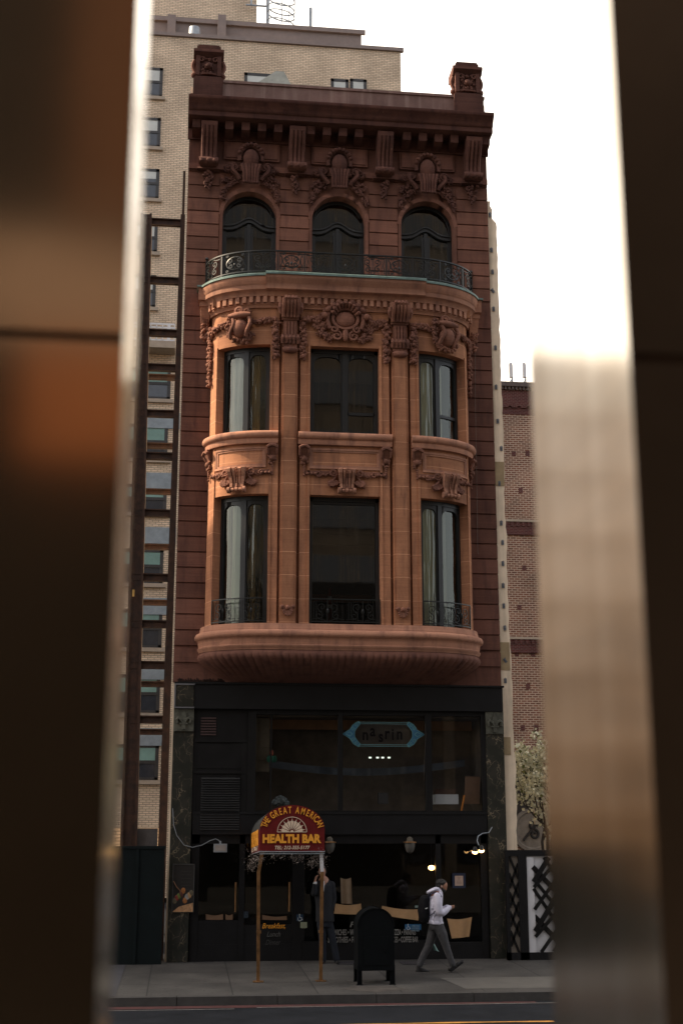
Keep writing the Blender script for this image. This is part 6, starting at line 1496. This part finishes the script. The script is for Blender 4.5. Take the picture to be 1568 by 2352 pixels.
skin=mat('skin',(.34,.16,.095),.55,var=.08); skin2=mat('pale_skin',(.42,.22,.15),.55,var=.08)
hairm=mat('black_hair',(.010,.008,.007),.7,var=.4,scale=60,bump=.5,bscale=80)
white_c=mat('white_hoodie_cotton',(.58,.57,.68),.9,var=.08,scale=12,bump=.25,bscale=25)
grey_c=mat('charcoal_trousers',(.055,.055,.06),.9,var=.25,scale=14,bump=.3,bscale=25)
black_c=mat('black_shoe',(.008,.008,.009),.55,var=.3)
suit_c=mat('navy_suit',(.004,.005,.009),.8,var=.3,scale=10); jean_c=mat('dark_navy_trousers',(.007,.010,.018),.9,var=.3,scale=10)
# ---------------------------------------------------- man in the white hoodie, walking right
HX,HY=5.32,-2.08; HZ=gz(HY)
def H(cx,cy,y=0.0): return Vector((HX+(cx-730)*.001035, HY+y, HZ+(2052-cy)*.001035))
man=thing('person','man in white hoodie and grey trousers walking right while looking at his phone','person',(HX,HY,HZ))
b=MB()  # skin body, one continuous mesh
# head bent forward
hc=H(815,415); tilt=Matrix.Rotation(.42,3,'Y')
b.ell(hc,(.092,.075,.112),16,12,tilt); b.ell(H(790,385),(.095,.078,.085),14,10)
b.ell(H(848,470),(.048,.05,.058),12,8,tilt)        # jaw and chin
b.tube([H(862,385),H(884,432),H(874,446)],[.012,.017,.012],8)   # nose
b.ell(H(872,462),(.016,.022,.008),8,6); b.ell(H(868,474),(.015,.02,.008),8,6)      # lips
b.ell(H(864,398),(.016,.045,.010),8,6)                  # brow
for s in(-1,1): b.ell(H(770,412,s*.078),(.018,.012,.03),8,6)   # ears
limb(b,[H(790,450),H(735,520),H(690,600)],[.055,.058,.075])
limb(b,[H(690,600),H(665,850),H(665,1120)],[.12,.13,.125])
for s,(hip,kn,an) in((-1,(H(700,1130,-.08),H(850,1520,-.09),H(965,1880,-.09))),(1,(H(650,1130,.08),H(560,1540,.09),H(340,1915,.09)))): limb(b,[hip,kn,an],[.075,.05,.035])
for s in(-1,1):
    limb(b,[H(660,600,s*.17),H(690,890,s*.2),H(900,830,s*.12)],[.045,.038,.03])
hand(b,H(915,822,-.10),(1,.3,.10),(.0,.9,.25),.17,.55,-1); hand(b,H(915,835,.08),(1,-.25,.15),(.1,-.9,.2),.17,.6,1)
organic(b,'body',skin,man,.0075,2)
b=MB()  # eyes
for s in(-1,1): b.ell(H(862,414,s*.032),(.010,.014,.008),8,6)
b.build('eye',mat('eye_dark',(.03,.02,.015),.3),man)
b=MB(); b.ell(H(772,372),(.112,.088,.088),14,10,Matrix.Rotation(-.1,3,'Y')); b.ell(H(735,410),(.06,.078,.07),12,8); b.ell(H(835,345),(.055,.07,.045),10,8)
rr=random.Random(2)
for i in range(70):
    a=rr.uniform(0,2*math.pi); e=rr.uniform(.1,1.3); c=H(772,372); b.ell(c+Vector((.105*math.cos(a)*math.cos(e),.085*math.sin(a)*math.cos(e),.09*math.sin(e))),.018,6,4)
organic(b,'hair',hairm,man,.009,1)
b=MB(); b.ell(H(835,492),(.05,.056,.05),12,8,tilt); b.tube([H(782,440,-.066),H(795,475,-.062),H(828,505,-.04),H(845,512,0),H(828,505,.04),H(795,475,.062),H(782,440,.066)],[.018,.026,.028,.03,.028,.026,.018],8); b.ell(H(868,455),(.008,.025,.006),8,6)
organic(b,'beard',hairm,man,.008,1)
b=MB(); b.ell(H(772,412,-.094),(.008,.008,.012),8,6); b.tube([H(772,415,-.094),H(778,432,-.09)],.005,5); b.build('earphone','white',man)
b=MB()  # hoodie
def ringh(cx,cy,hw,hd,y=0,tl=0): 
    u=Vector((math.cos(tl),0,-math.sin(tl)))*hw; return (H(cx,cy,y),u,Vector((0,hd,0)))
loft(b,[ringh(728,520,.07,.085,0,-.9),ringh(700,560,.115,.15,0,-.35),ringh(670,620,.145,.205,0,-.15),ringh(650,740,.155,.205),ringh(640,880,.145,.19),ringh(655,1000,.14,.185),ringh(650,1090,.155,.19,0,.1),ringh(645,1140,.15,.185,0,.12)],20)
# flared rear hem
loft(b,[ringh(590,960,.06,.12),ringh(545,1050,.07,.13),ringh(500,1118,.065,.12,0,.3)],12)
# hood lying on the back of the neck
loft(b,[ringh(745,500,.045,.075,0,-.9),ringh(690,475,.07,.10,0,-.8),ringh(610,485,.07,.115,0,-.9),ringh(540,515,.05,.10,0,-1.1),ringh(490,535,.025,.07,0,-1.3)],14)
b.tube([H(745,485,-.09),H(775,570,-.07),H(785,640,-.02)],[.025,.028,.02],8); b.tube([H(745,485,.09),H(775,570,.07),H(785,640,.02)],[.025,.028,.02],8)
for s,yy in((-1,1),(1,.75)):
    limb(b,[H(665,610,s*.165),H(672,740,s*.205),H(690,900,s*.215),H(755,925,s*.2),H(850,870,s*.16),H(905,828,s*.115)],[.082,.085,.08,.075,.062,.046])
    for k in range(4): b.ell(H(740+30*k,915-12*k-(k%2)*14,s*(.205-.02*k)),(.028,.07,.06),8,6)
    limb(b,[H(908,826,s*.112),H(925,824,s*.108)],[.05,.047])
for z in(1100,1118,1136): b.tube([H(650,z)+Vector((.158*math.cos(a),.192*math.sin(a),-.012*math.cos(a))) for a in[2*math.pi*i/24 for i in range(25)]],.011,6)
for i in range(14):
    a=rr.uniform(-2.2,-.6); z=rr.uniform(680,1060); p=H(650,z)+Vector((.15*math.cos(a),.195*math.sin(a),0)); b.tube([p,p+Vector((rr.uniform(-.03,.03),0,-.10))],[.012,.016],6)
organic(b,'hoodie',white_c,man,.011,2)
b=MB(); b.tube([H(780,560,-.03),H(786,640,-.045),H(790,700,-.04)],.005,5); b.tube([H(780,560,.03),H(786,640,.035),H(790,690,.04)],.005,5); b.build('hood_string','white',man)
b=MB()  # trousers
loft(b,[ringh(655,1110,.142,.17),ringh(660,1190,.145,.175),ringh(665,1250,.12,.165)],18)
limb(b,[H(705,1190,-.085),H(765,1330,-.09),H(830,1530,-.10),H(890,1700,-.10),H(958,1890,-.10)],[.112,.108,.080,.072,.066])
limb(b,[H(640,1190,.085),H(600,1350,.09),H(530,1560,.095),H(420,1740,.095),H(335,1915,.095)],[.112,.105,.082,.074,.068])
for s,c in((-1,(838,1545)),(1,(520,1570))):
    for k in range(3): b.ell(H(c[0]-10+15*k,c[1]-25+22*k,s*.1),(.078,.075,.012),8,6,Matrix.Rotation(.35*s,3,'Y'))
organic(b,'trousers',grey_c,man,.011,2)
def shoe(pts,name='shoe'):
    b=MB(); limb(b,pts,[.050,.052,.044],12,.85); return b
b=MB(); loft(b,[(H(325,1925,.095),(.052,0,0),(0,.045,0)),(H(330,1965,.095),(.062,0,0),(0,.048,0)),(H(370,2000,.095),(.11,0,.0),(0,.05,0)),(H(395,2030,.095),(.15,0,0),(0,.052,0)),(H(400,2056,.095),(.158,0,0),(0,.05,0))],14)
b.tube([H(300,1920,.095),H(340,1915,.095)],.045,8); organic(b,'shoe',black_c,man,.009,1)
b=MB()
d=Vector((math.cos(.60),0,math.sin(.60))); nn=Vector((-d.z,0,d.x)); c0=H(945,2000,-.10)
for (q,l_,h_) in((.0,.055,.055),(.08,.06,.05),(.17,.05,.038),(.25,.035,.026)): b.ell(c0+d*q+nn*(h_*.5),(.07,.05,h_*1.0),12,8,Matrix.Rotation(-.6,3,'Y'))
b.tube([H(958,1890,-.1),H(950,1960,-.1)],.055,8)
b.hexa([tuple(c0+d*a_+nn*h_+Vector((0,s_,0))) for h_ in(-.028,-.008) for a_,s_ in((-.05,-.045),(.28,-.035),(.28,.035),(-.05,.045))])
organic(b,'shoe',black_c,man,.009,1)
# phone, backpack, bag
pc=H(1000,812,-.015); b=MB(); d1=Vector((.97,0,.12)).normalized()*.07; d2=Vector((0,1,0))*.036; d3=Vector((-.12,0,.97)).normalized()*.005
b.hexa([tuple(pc+x_*d1+y_*d2+z_*d3) for z_ in(-1,1) for x_,y_ in((-1,-1),(1,-1),(1,1),(-1,1))]); tag(b.build('phone',mat('phone_glass',(.01,.01,.012),.2),None,smooth=0),'dark mobile phone held flat in the walking man’s hands','phone')
bp_=thing('backpack','black backpack on the back of the man in the white hoodie','backpack',tuple(H(420,850)))
b=MB(); loft(b,[ringh(470,590,.07,.12,0,.1),ringh(450,640,.10,.15,0,.1),ringh(435,760,.125,.16,0,.1),ringh(420,900,.13,.165,0,.1),ringh(430,1020,.12,.16,0,.1),ringh(450,1110,.10,.13,0,.1)],16); b.ell(H(360,900),(.05,.11,.12),12,8)
organic(b,'pack_body',mat('black_nylon',(.004,.004,.006),.8,var=.3,scale=20,spec=.2),bp_,.012,3)
for s in(-1,1):
    b=MB(); b.tube([H(505,640,s*.12),H(560,560,s*.135),H(640,528,s*.14),H(710,545,s*.155),H(755,620,s*.175)],.020,8,True,.6)
    b.tube([H(625,870,s*.215),H(570,930,s*.19),H(500,985,s*.13)],.014,6,True,.6); b.build('strap',mat('navy_strap',(.015,.018,.05),.7) if 'strap' not in M else M['strap'],bp_); M.setdefault('strap',bpy.data.materials['navy_strap'])
b=MB(); b.tube([H(425,840,-.165),H(470,828,-.15)],.009,6); b.build('buckle','blindw',bp_)
b=MB(); pts=[H(610,1490,.16),H(640,1560,.16),H(675,1650,.16),H(700,1672,.16)]
loft(b,[(pts[0],(.01,0,0),(0,.02,0)),(pts[1],(.035,0,0),(0,.03,0)),(pts[2],(.045,0,0),(0,.03,0)),(H(705,1668,.16),(.042,0,-.01),(0,.025,0))],10)
tb=tag(b.build('carrier_bag',mat('teal_plastic',(.10,.26,.28),.35,var=.5,scale=18,c2=(.35,.6,.55)),None,smooth=40),'thin blue-green plastic bag glimpsed behind the walking man’s legs','bag')
# ---------------------------------------------------- man in dark suit, phoning behind the right post
SX,SY=at(755,3520,-.15).x,-.45
u_=.00152; SZ=gz(SY)
sxp=at(1080+480/3.92,3400,SY).x
def S(cx,cy,y=0.0): return Vector((sxp+(cx-480)*u_, SY+y, SZ+(1672-cy)*u_))
sm=thing('person','man in dark suit standing behind the right awning post with a phone at his ear','person',(sxp,SY,SZ))
b=MB(); b.ell(S(385,425,-.02),(.078,.098,.112),16,12); b.ell(S(380,470,-.07),(.05,.045,.055),12,8)
b.tube([S(355,425,-.10),S(345,452,-.125),S(352,458,-.11)],[.01,.016,.012],8); b.ell(S(360,478,-.105),(.024,.015,.007),8,6); b.ell(S(430,440,.01),(.014,.02,.03),8,6); b.ell(S(338,440,.01),(.014,.02,.03),8,6)
limb(b,[S(395,470),S(402,540)],[.056,.06]); limb(b,[S(410,560),S(420,800),S(430,1020)],[.12,.13,.12])
limb(b,[S(375,1050),S(395,1350),S(405,1610)],[.08,.055,.04]); limb(b,[S(475,1050,.02),S(540,1350,.02),S(600,1610,.02)],[.08,.055,.04])
limb(b,[S(295,640,-.03),S(255,720,-.12),S(280,560,-.14)],[.045,.04,.03]); limb(b,[S(520,650),S(545,830),S(500,990,-.06)],[.045,.04,.03])
hand(b,S(278,555,-.14),(.22,.1,1),(.9,.35,-.1),.185,.9,1); hand(b,S(500,990,-.06),(-.1,-.1,-1),(-.6,-.6,0),.185,.5,1)
organic(b,'body',skin2,sm,.009,2)
b=MB()
for s in(-1,1): b.ell(S(358+s*14+6,430,-.105),(.011,.008,.007),8,6)
b.build('eye',mat('eye_black',(.02,.015,.012),.3),sm)
b=MB(); b.ell(S(392,398,.015),(.086,.10,.095),14,10); b.ell(S(410,425,.04),(.07,.07,.08),12,8); organic(b,'hair',mat('dark_brown_hair',(.022,.012,.008),.7),sm,.01,1)
def rs(cx,cy,hw,hd,y=0): return (S(cx,cy,y),(hw,0,0),(0,hd,0))
b=MB(); loft(b,[rs(402,505,.075,.07),rs(404,545,.085,.08)],14); loft(b,[rs(398,550,.05,.05,-.07),rs(390,620,.045,.04,-.10),rs(388,720,.03,.03,-.12)],10); limb(b,[S(280,575,-.14),S(272,592,-.135)],[.038,.04]); limb(b,[S(500,985,-.055),S(503,968,-.05)],[.036,.037]); organic(b,'shirt','white',sm,.009,1)
b=MB(); loft(b,[rs(415,528,.08,.085,.02),rs(415,560,.18,.115,.02),rs(415,620,.225,.135,.01),rs(412,780,.20,.14),rs(418,900,.185,.14),rs(428,1040,.20,.15),rs(432,1110,.205,.155)],20)
limb(b,[S(300,605,0),S(262,720,-.10),S(262,730,-.12),S(270,610,-.14)],[.078,.066,.062,.05]); limb(b,[S(525,605,0),S(555,800,.01),S(545,850,-.01),S(507,968,-.05)],[.08,.07,.062,.052])
for s in(-1,1): b.tube([S(402+s*48,530,-.06),S(400+s*30,640,-.13),S(392,760,-.15)],[.02,.024,.015],6,True,.6)
organic(b,'suit_jacket',suit_c,sm,.011,2)
b=MB(); loft(b,[rs(430,1040,.165,.13),rs(430,1120,.17,.135),rs(430,1180,.14,.13)],16); limb(b,[S(380,1130),S(395,1350),S(408,1625)],[.105,.082,.068]); limb(b,[S(480,1130,.02),S(540,1350,.02),S(600,1625,.02)],[.105,.082,.068]); organic(b,'trousers',jean_c,sm,.011,2)
for cx in(395,615):
    b=MB(); 
    for q,r_ in((0,.052),(.06,.05),(.13,.045),(.18,.035)): b.ell(S(cx-q*90,1655,-q*1.0),(r_,.07,r_*.72),10,8)
    organic(b,'shoe',black_c,sm,.009,1)
b=MB(); p=S(318,480,-.115); b.hexa([tuple(p+Vector((x_*.006,y_*.03,0))+Vector((.15,.0,1)).normalized()*z_*.065) for z_ in(-1,1) for x_,y_ in((-1,-1),(1,-1),(1,1),(-1,1))]); tag(b.build('phone',mat('phone_black',(.006,.006,.007),.3),None,smooth=0),'black phone held to the ear of the man in the suit','phone')
